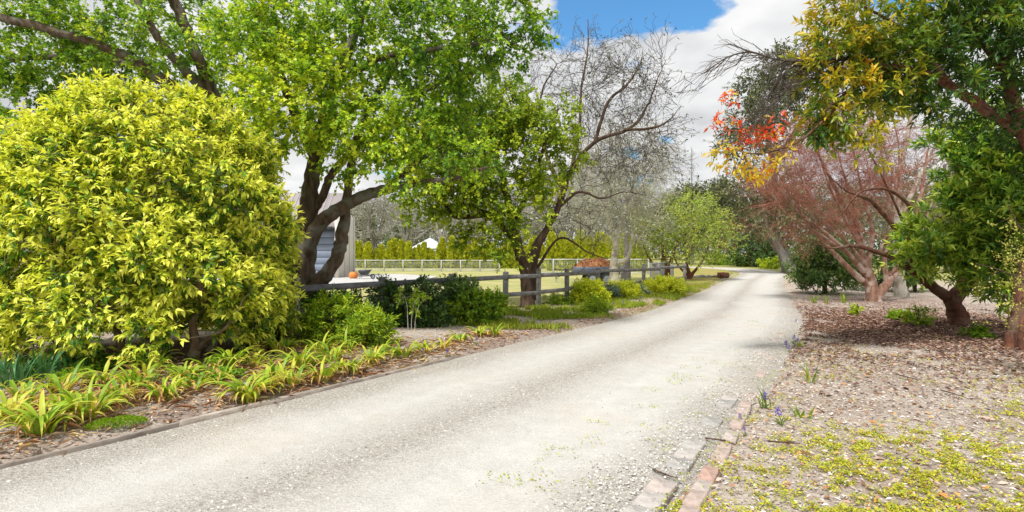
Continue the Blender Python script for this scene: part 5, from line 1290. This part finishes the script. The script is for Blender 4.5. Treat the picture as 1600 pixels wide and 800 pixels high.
# dark ferny foliage at the fence foot, ground cover below the shrub
def scatter_leaves(name, mat, pts, size, width, tint, tpl='simple', up=1.0, lift=.04, label=None, cat=None, flat=.35, kind='stuff', seed='s', ang=.5):
    rng = rng_for(name + seed); n = len(pts)
    z = gz(pts[:, 0], pts[:, 1])
    pos = np.c_[pts, z + rng.uniform(0, lift, n)]
    a = rng.uniform(0, 6.283, n)
    d = nrm(np.stack([np.cos(a), np.sin(a), rng.uniform(-.1, ang, n)], -1))
    uv = nrm(np.array([0, 0, 1.]) + rng.normal(0, flat, (n, 3)))
    mb = MB(); add_leaves(mb, leaf_template(tpl), pos, d, uv, size(rng, n), width, np.clip(tint(rng, n), 0, 1))
    o = mb.build(name, mat, kind=kind)
    if label: o['label'] = label; o['category'] = cat
    return o
def pick(rng, n, x0, x1, y0, y1, pow_=1.0):
    """points over a piece of ground, denser towards the camera"""
    y = y0 + (y1 - y0) * rng.uniform(0, 1, n) ** pow_
    return np.c_[rng.uniform(x0, x1, n), y]

def ground_cover():
    rng = rng_for('gc')
    # yellow green carpet on the right
    p = pick(rng, 420000, .4, 12, 2.6, 13, 1.7)
    d, s = road_sd(p[:, 0], p[:, 1])
    m = fnoise(p[:, 0], p[:, 1], .55, 51) * .6 + fnoise(p[:, 0], p[:, 1], .16, 52) * .4
    fade = np.clip((7.6 - p[:, 1]) / 2.6, 0, 1)
    front = np.clip((5.6 - p[:, 1]) / 2.0, 0, 1)
    big = fnoise(p[:, 0], p[:, 1], 1.1, 53); fine = fnoise(p[:, 0], p[:, 1], .085, 54)
    dens = np.clip((big - .46 + .18 * fade + .12 * front) * 3.2, .02, 1) * np.clip((fine - .42) * 4, 0, 1) ** 1.2
    keep = (s > 0) & (d > .18) & (rng.uniform(0, 1, len(p)) < dens * (.06 + .60 * fade))
    p = p[keep]; p = p[(np.abs(p[:, 0]) < p[:, 1] * .95)][:36000]; p = np.repeat(p, 5, 0); p = p + rng.normal(0, .012, p.shape)
    scatter_leaves('ground_cover', M['cover_leaf'], p, lambda r, n: r.uniform(.009, .024, n), .75, lambda r, n: r.normal(.5, .25, n), lift=.03, label='yellow green creeping ground cover over the right hand bed', cat='ground cover', ang=.9, flat=.45)
    # weeds in the gravel on the right margin of the drive
    p = pick(rng, 150000, -1, 9, 2.8, 14, 1.6)
    d, s = road_sd(p[:, 0], p[:, 1]); m = 1.0 * fnoise(p[:, 0], p[:, 1], .20, 61) * .6 + fnoise(p[:, 0], p[:, 1], .9, 62) * .4
    keep = (s > 0) & (d > -1.1) & (d < .25) & (m > .615 - .05 * np.clip((d + 1.1), 0, 1))
    p = p[keep & (rng.uniform(0, 1, len(p)) < .35)][:9000]
    z = 0.02
    o = scatter_leaves('gravel_weeds', M['cover_leaf'], p, lambda r, n: r.uniform(.010, .026, n), .7, lambda r, n: r.normal(.3, .22, n), lift=.02, label='sparse small weeds growing in the gravel margin', cat='weeds', ang=.9, flat=.5)
    o.location.z = .055
    # low leafy cover under the yellow shrub
    p = pick(rng, 60000, -7.5, -2.6, 6.0, 9.6); m = fnoise(p[:, 0], p[:, 1], .5, 71); 
    k = (m > .50) & (np.hypot((p[:, 0] + 4.6) / 2.4, (p[:, 1] - 7.5) / 1.0) < 1)
    p = p[k][:9000]
    scatter_leaves('leafy_cover', M['bright_leaf'], p, lambda r, n: r.uniform(.03, .06, n), .7, lambda r, n: r.normal(.32, .18, n), lift=.10, label='low leafy green cover at the foot of the yellow shrub', cat='ground cover', ang=.9, flat=.5)
    # verge grass left of the drive
    p = pick(rng, 400000, -2, 18, 10.5, 40, 1.4); d, s = road_sd(p[:, 0], p[:, 1]); m = fnoise(p[:, 0], p[:, 1], .8, 75)
    fx = -.17 + (p[:, 1] - 15) * .735
    k = (s < 0) & (d > .12) & (d < 6) & (p[:, 0] > fx - .1) & (m > .56 - .10 * np.clip((p[:, 1] - 14) / 8, 0, 1)) & (p[:, 1] > 11.5)
    p = p[k][:60000]; n = len(p); r_ = rng_for('vg')
    z = np.maximum(gz(p[:, 0], p[:, 1]), np.where(p[:, 1] > 27, .075, -1)); pos = np.c_[p, z]
    dd = nrm(np.stack([r_.normal(0, .45, n), r_.normal(0, .45, n), np.full(n, 1.)], -1)); uv = nrm(r_.normal(0, 1, (n, 3)) + np.array([0, -.6, .3]))
    mb = MB(); add_leaves(mb, leaf_template('simple'), pos, dd, uv, r_.uniform(.06, .17, n), .16, np.clip(.25 + .7 * fnoise(p[:, 0], p[:, 1], 1.5, 77) + r_.normal(0, .15, n), 0, 1))
    o = mb.build('verge_grass', M['grass_blade'], kind='stuff'); o['label'] = 'patchy grass on the left verge between fence and drive'; o['category'] = 'grass'
    # leaf litter: orange brown strip on the left, dark litter under the right hand trees, scattered everywhere
    p = pick(rng, 200000, -8, 14, 3, 30, 1.3); d, s = road_sd(p[:, 0], p[:, 1]); m = fnoise(p[:, 0], p[:, 1], .5, 81)
    pr = np.where(s < 0, np.exp(-((d - .35) / .35) ** 2) * 1.0 + .14, .20)
    k = (d > .04) & (d < 4.5) & (rng.uniform(0, 1, len(p)) < pr * (m + .3))
    p = p[k & (np.abs(p[:, 0]) < p[:, 1] * .95)][:44000]
    scatter_leaves('leaf_litter', M['litter'], p, lambda r, n: r.uniform(.025, .075, n), .42, lambda r, n: r.uniform(0, 1, n) ** .8, lift=.025, label='fallen orange brown leaves strewn over the beds', cat='leaf litter', ang=.35, flat=.45)
    p = np.c_[rng.normal(8.2, 3.2, 70000), rng.normal(12.0, 2.5, 70000)]; d, s = road_sd(p[:, 0], p[:, 1]); m = fnoise(p[:, 0], p[:, 1], .6, 83)
    p = p[(s > 0) & (d > .15) & (m > .34)][:46000]
    scatter_leaves('dark_leaf_litter', M['dark_litter'], p, lambda r, n: r.uniform(.03, .09, n), .40, lambda r, n: r.beta(1.6, 1.6, n), lift=.03, label='dark red brown litter under the right hand trees', cat='leaf litter', ang=.35, flat=.45)
    p = np.repeat(np.array([ground_at(a, b)[:2] for a, b, *_ in lilies]), 60, 0); p = p + rng.normal(0, .30, p.shape); d, s = road_sd(p[:, 0], p[:, 1]); p = p[(s < 0) & (d > .06)]
    scatter_leaves('dry_leaf_straw', M['straw'], p, lambda r, n: r.uniform(.10, .26, n), .07, lambda r, n: r.uniform(0, 1, n), lift=.05, label='dead curled lily leaves lying between the clumps', cat='dry leaves', ang=.35, flat=.5)
    # pale wood chips of the right hand bed and the left bed
    p = pick(rng, 130000, -8, 14, 2.7, 18, 1.6); d, s = road_sd(p[:, 0], p[:, 1])
    k = ((s > 0) & (d > .25)) | ((s < 0) & (d > .25) & (rng.uniform(0, 1, len(p)) < .35))
    dk = np.hypot((p[:, 0] - 8.8) / 3.0, (p[:, 1] - 12.2) / 2.0) < .95
    p = p[k & ~dk & (np.abs(p[:, 0]) < p[:, 1] * .95)][:64000]
    scatter_leaves('wood_chips', M['chips'], p, lambda r, n: r.uniform(.015, .05, n), .38, lambda r, n: r.beta(2, 1.8, n), lift=.015, label='pale wood chips covering the garden beds', cat='wood chips', ang=.4, flat=.5)
ground_cover()

def road_height(x, y):
    d, s = road_sd(x, y); h = half_width(y); u = (s * (d + h) + h) / (2 * h)
    rut = -.025 * (np.exp(-((u - .26) / .09) ** 2) + np.exp(-((u - .74) / .10) ** 2)) + .018 * np.exp(-((u - .5) / .12) ** 2)
    return .022 + rut + (fnoise(x, y, .6, 8) - .5) * .014, d, s, u
def pebbles():
    rng = rng_for('pebbles')
    p = pick(rng, 520000, -6, 9, 2.7, 16, 1.8)
    z, d, s, u = road_height(p[:, 0], p[:, 1])
    prob = .02 + .25 * np.exp(-((u - .48) / .10) ** 2) + .15 * np.exp(-((u - .05) / .07) ** 2) + 1.0 * np.clip((u - .84) / .12, 0, 1)
    prob *= np.clip(fnoise(p[:, 0], p[:, 1], .7, 88) * 1.6 - .2, .1, 1)
    k = (u > 0) & (d < .22) & (rng.uniform(0, 1, len(p)) < prob * .55)
    k &= np.abs(p[:, 0]) < p[:, 1] * .95
    p, z, d, s = p[k][:60000], z[k][:60000], d[k][:60000], s[k][:60000]; n = len(p)
    z = np.where(d > -.02, -.012, z); z = np.where((s > 0) & (d > -.45) & (rng.uniform(0, 1, len(d)) < .42), .037, z)
    v = np.array([[1, 0, 0], [0, 1, 0], [-1, 0, 0], [0, -1, 0], [0, 0, 1.0], [.0, .0, -.6]]); f = np.array([[0, 1, 4], [1, 2, 4], [2, 3, 4], [3, 0, 4]])
    sz = .005 + .013 * rng.beta(1.2, 4, n)
    a = rng.uniform(0, 6.28, n); ca, sa = np.cos(a), np.sin(a)
    vv = v[None] * rng.uniform(.6, 1.3, (n, 6, 3)); vv[:, :, 2] *= .7
    X = (vv[:, :, 0] * ca[:, None] - vv[:, :, 1] * sa[:, None]) * sz[:, None] + p[:, None, 0]
    Y = (vv[:, :, 0] * sa[:, None] + vv[:, :, 1] * ca[:, None]) * sz[:, None] + p[:, None, 1]
    Z = vv[:, :, 2] * sz[:, None] + z[:, None]
    mb = MB(); mb.add(np.stack([X, Y, Z], -1).reshape(-1, 3), (np.arange(n)[:, None, None] * 6 + f[None]).reshape(-1, 3), np.repeat(rng.beta(2, 1.5, n), 4))
    o = mb.build('loose_gravel', M['pebble'], kind='stuff'); o['label'] = 'loose pale stones along the margin and middle of the drive'; o['category'] = 'gravel'
pebbles()

# --- brick edging on the right of the drive
M['brick'] = tint_mat('brick', [(0, (.36, .345, .325)), (.35, (.46, .44, .41)), (.6, (.49, .43, .39)), (.8, (.48, .385, .335)), (1, (.49, .32, .26))], .9, nsc=18, nvar=.3)
def brick_edging():
    rng = rng_for('bricks')
    r = thing('brick_edging', 'sunken row of worn grey and red bricks edging the right of the drive', 'brick edging', (1.5, 4.6, 0))
    outer = catmull([ground_at(1050, 850)[:2], ground_at(1090, 780)[:2], ground_at(1130, 705)[:2], ground_at(1160, 650)[:2], ground_at(1182, 600)[:2], ground_at(1205, 555)[:2], ground_at(1222, 515)[:2]], 30)
    inner = catmull([ground_at(955, 850)[:2], ground_at(1015, 790)[:2], ground_at(1052, 742)[:2], ground_at(1095, 685)[:2], ground_at(1130, 640)[:2], ground_at(1165, 592)[:2], ground_at(1200, 545)[:2]], 30)
    def walk(path, step):
        s = np.concatenate([[0], np.cumsum(np.linalg.norm(np.diff(path, axis=0), axis=1))])
        for q in np.arange(.1, s[-1], step):
            x = np.interp(q, s, path[:, 0]); y = np.interp(q, s, path[:, 1]); x2 = np.interp(q + .05, s, path[:, 0]); y2 = np.interp(q + .05, s, path[:, 1])
            yield q, x, y, math.atan2(y2 - y, x2 - x)
    protos = {}
    for k, tn in enumerate((.1, .3, .45, .62, .8, .98)):
        for w in (0, 1):
            mb = MB(); box(mb, (0, 0, 0), (.232, .108, .08) if w == 0 else (.238, .165, .07), 0, .003, rng, tn, bev=.007); protos[(k, w)] = mb.mesh('brick', M['brick'])
    def lay(x, y, a, k, w, z):
        o = bpy.data.objects.new('brick', protos[(k, w)]); COL.objects.link(o); o.parent = r
        o.location = (x - 1.5, y - 4.6, z); o.rotation_euler = (rng.normal(0, .03), rng.normal(0, .03), a + rng.normal(0, .03))
    for q, x, y, a in walk(outer, .238):
        if rng.uniform() < (.05 if y < 5.0 else .45 if y < 6.5 else .8): continue
        lay(x + rng.normal(0, .006), y, a, int(rng.choice([3, 4, 4, 5, 2])), 0, .004 + rng.normal(0, .005) - .004 * max(0, y - 5))
    for i, (q, x, y, a) in enumerate(walk(inner, .246)):
        if 3.95 < y < 4.2 or rng.uniform() < (.0 if y < 4.9 else .35 if y < 6.2 else .8): continue
        lay(x, y, a, int(rng.choice([0, 0, 1, 1, 2, 3])), 1, .006 + rng.normal(0, .004) - .003 * max(0, y - 5.5))
        # narrower brick closing the row towards the channel
    o = thing('loose_brick', 'old red brick lying in front of the dark bush beside the yellow shrub', 'brick', (ground_at(438, 533)[0], ground_at(438, 533)[1], .06))
    for k, (dx, dy, dz, a) in enumerate(((0, 0, .04, .2),)):
        c = bpy.data.objects.new('body', protos[(5, 0)]); COL.objects.link(c); c.parent = o; c.location = (dx, dy, dz); c.rotation_euler = (.1, .05, a); c.scale = (1.4, 1.4, 1.4)
brick_edging()

# --- timber edging on the left
def timber_edging():
    rng = rng_for('timber')
    r = thing('timber_edging', 'weathered timber boards edging the left of the drive', 'garden edging', (-2.6, 5.9, 0))
    s = np.concatenate([[0], np.cumsum(np.linalg.norm(np.diff(_l, axis=0), axis=1))])
    off = -_nr * .03
    path = _l + off
    i0 = np.argmin(np.abs(path[:, 1] - 2.0) + (path[:, 0] > 0) * 99); q = s[i0]
    n = 0
    while n < 9:
        L = rng.uniform(1.5, 2.2); a0 = q; a1 = q + L
        x0, y0 = np.interp(a0, s, path[:, 0]), np.interp(a0, s, path[:, 1]); x1, y1 = np.interp(a1, s, path[:, 0]), np.interp(a1, s, path[:, 1])
        if y1 > 9.3: break
        mb = MB(); ang = math.atan2(y1 - y0, x1 - x0)
        box(mb, ((x0 + x1) / 2, (y0 + y1) / 2, -.02 + rng.normal(0, .004)), (L - .01, .04, .14), ang + rng.normal(0, .006), .004, rng, bev=.008); mb.build('board', M['edge_timber'], r)
        q = a1 + .012; n += 1
timber_edging()

# --- violet flower spikes
def flowers():
    rng = rng_for('flowers')
    def spike():
        mb = MB(); N = 60; t = rng.uniform(0, 1, N); a = rng.uniform(0, 6.28, N); rr = .014 * (1 - .6 * t)
        pos = np.stack([np.cos(a) * rr, np.sin(a) * rr, .085 + t * .055], -1); d = nrm(np.stack([np.cos(a), np.sin(a), -.5 + 0 * a], -1))
        add_leaves(mb, leaf_template('simple'), pos, d, nrm(np.stack([np.cos(a) * .3, np.sin(a) * .3, 1 + 0 * a], -1)), rng.uniform(.012, .017, N), .8, rng.uniform(0, 1, N)); return mb
    proto = None
    spots = [(1195, 640, 'violet flower spike nearest the right brick edging', 1.2), (1222, 668, 'violet flower spike standing apart in the yellow ground cover', 1.3), (1193, 622, 'small violet spike behind the one at the brick edging', .8), (1157, 662, 'violet spike between the two brick rows', .8), (1164, 684, 'tiny violet spike low beside the brick row', .6),
             (1228, 545, 'left violet spike of the pair farther along the drive', 1.3), (1241, 537, 'right violet spike of the pair farther along the drive', 1.3), (1232, 550, 'violet spike just below the farther pair', 1.0), (1246, 540, 'slim violet spike beside the farther pair', 1.0), (1250, 487, 'violet spike farthest up the right edge', 1.2), (1243, 505, 'violet spike in dark litter at the drive edge', 1.0),
             (660, 566, 'violet flower in the litter between lily clumps', 1.1), (700, 560, 'violet flower right of the small lily clump', 1.0), (745, 545, 'violet flower at the foot of the row of lilies', 1.0), (1000, 474, 'violet flower under the spurge nearest the bend', 1.4), (975, 482, 'violet flower at the drive edge below the spurges', 1.4), (958, 486, 'violet flower left of the others below the spurges', 1.4)]
    for px, py, lb, s in spots:
        g = ground_at(px, py); z = gz1(g[0], g[1])
        if proto is None:
            r = thing('violet_flower', lb, 'flower', (g[0], g[1], z), 'violet flower spikes')
            mb = MB(); tube(mb, [(0, 0, -.01), (.004, 0, .06), (0, .003, .13)], [.0035, .003, .002], 5, tint=.2); c = link('stem', mb.mesh('stem', M['grass_blade']), r)
            c = link('flower_head', spike().mesh('flower_head', M['violet_petal']), r)
            mb = MB()
            for k in range(5):
                a = k * 1.3; add_leaves(mb, leaf_template('blade'), np.array([[0, 0, 0.]]), np.array([[math.cos(a), math.sin(a), 1.2]]), np.array([[-math.cos(a), -math.sin(a), .8]]), np.array([.09]), .12, np.array([.2]))
            link('basal_leaves', mb.mesh('basal_leaves', M['grass_blade']), r); proto = r
        else:
            r = proto.copy(); COL.objects.link(r); r.location = (g[0], g[1], z); r['label'] = lb
            for ch in proto.children:
                c = ch.copy(); COL.objects.link(c); c.parent = r
        r.rotation_euler = (rng.normal(0, .12), rng.normal(0, .12), rng.uniform(0, 6.28)); r.scale = (s, s, s)
flowers()

# --- moss cushion, stones by the bend, log, twigs
def small_things():
    rng = rng_for('small')
    g = ground_at(182, 676); N = 2600
    a = rng.uniform(0, 6.28, N); q = np.sqrt(rng.uniform(0, 1, N)); x = np.cos(a) * q * .24; y = np.sin(a) * q * .10
    hh = .07 * np.sqrt(np.clip(1 - q * q, 0, 1)) * (.6 + .8 * fnoise(x + 5, y + 5, .07, 3))
    c_, s_ = math.cos(.55), math.sin(.55)
    pos = np.stack([g[0] + x * c_ - y * s_, g[1] + x * s_ + y * c_, gz1(g[0], g[1]) + hh], -1)
    mb = MB(); add_leaves(mb, leaf_template('simple'), pos, nrm(rng.normal(0, .5, (N, 3)) + np.array([0, 0, 1.])), nrm(rng.normal(0, 1, (N, 3))), rng.uniform(.012, .026, N), .45, np.clip(rng.normal(.45, .2, N), 0, 1))
    o = mb.build('moss_cushion', M['bright_leaf'], kind=None); tag(o, 'bright green mossy cushion beside the timber edging at left', 'moss')
    # stones along the grass at the bend
    r = thing('stone_row', 'row of small stones edging the grass at the inside of the bend', 'stone edging', (11.5, 36.2, .075))
    for i in range(13):
        px = 1074 + i * 4.2; Y = 35.4 + i * .05; x = (px - 800) / FPX * Y; s = rng.uniform(.11, .19)
        v = np.array([[math.cos(t) * math.cos(e), math.sin(t) * math.cos(e), math.sin(e)] for e in (-.6, 0, .7) for t in np.arange(7) * .8976]) * rng.uniform(.8, 1.15, (21, 1)); v = np.vstack([v, [0, 0, 1.]])
        F4 = [[L * 7 + k, L * 7 + (k + 1) % 7, L * 7 + 7 + (k + 1) % 7, L * 7 + 7 + k] for L in (0, 1) for k in range(7)]
        V = v * np.array([s * 1.1, s, s * .75]) + np.array([x, Y, .075 + s * .3])
        mb = MB(); mb.add(V, F4, np.full(14, rng.uniform(.1, .6))); mb.add(V[[*range(14, 21), 21]], [[k, (k + 1) % 7, 7] for k in range(7)], np.full(7, .4)); mb.build('stone', M['pebble'], r)
    Y = 35.0; x = (1130 - 800) / FPX * Y
    lg = thing('short_log', 'short brown log lying at the drive end of the stone row', 'log', (x, Y, .075))
    mb = MB(); tube(mb, [(x - .32, Y + .1, .23), (x, Y, .24), (x + .3, Y - .1, .23)], [.17, .18, .165], 12, .06, rng); mb.build('body', M['red_bark'], lg)
    # fallen twigs
    twg = [(1020, 742, 1062, 756, 'fallen twig lying across the gap in the grey pavers'), (1102, 692, 1150, 704, 'fallen twig bridging the two brick rows'), (1470, 618, 1520, 634, 'fallen twig on the pale chips in the right bed'), (1400, 590, 1440, 600, 'thin fallen twig near the middle of the right bed'), (1200, 700, 1250, 704, 'dry twig in the yellow ground cover near the bricks')]
    for (a0, b0, a1, b1, lb) in twg:
        A = ground_at(a0, b0); B = ground_at(a1, b1); A[2] = max(gz1(A[0], A[1]), .0) + .04; B[2] = max(gz1(B[0], B[1]), 0) + .035; m = (A + B) / 2 + rng.normal(0, .02, 3) * [1, 1, .2]
        mb = MB(); tube(mb, catmull([A, m, B], 5), np.linspace(.008, .004, 11), 6, .15, rng)
        t = B - A; C = m + np.array([t[1] * .25 + t[0] * .2, -t[0] * .25 + t[1] * .2, .02]); tube(mb, catmull([m, (m + C) / 2 + [0, 0, .01], C], 3), np.linspace(.004, .002, 7), 5)
        o = mb.build('fallen_twig', M['brown_bark'], smooth=True); tag(o, lb, 'twig')
    # big coloured leaves lying on the right bed
    T = leaf_template('blade')
    for px, py, tn, sz, lb in ((1465, 782, .93, .085, 'large orange fallen leaf at the bottom right'), (1492, 780, .97, .07, 'red orange fallen leaf beside the large orange one'), (1310, 718, .9, .05, 'small orange fallen leaf in the yellow ground cover'), (1330, 700, .95, .045, 'orange fallen leaf above the small one in the ground cover'), (1195, 662, .93, .05, 'orange fallen leaf near the violet spike'), (1490, 562, 1.0, .11, 'golden fallen leaf on the chips before the dark litter'), (1232, 772, .92, .045, 'small orange leaf low in the ground cover near the bricks')):
        g = ground_at(px, py); mb = MB(); a = rng.uniform(0, 6.28)
        add_leaves(mb, T, np.array([[g[0], g[1], gz1(g[0], g[1]) + .03]]), np.array([[math.cos(a), math.sin(a), .05]]), np.array([[0, -.2, 1.]]), np.array([sz]), .6, np.array([tn]))
        o = mb.build('fallen_leaf', M['litter']); tag(o, lb, 'leaf')
small_things()
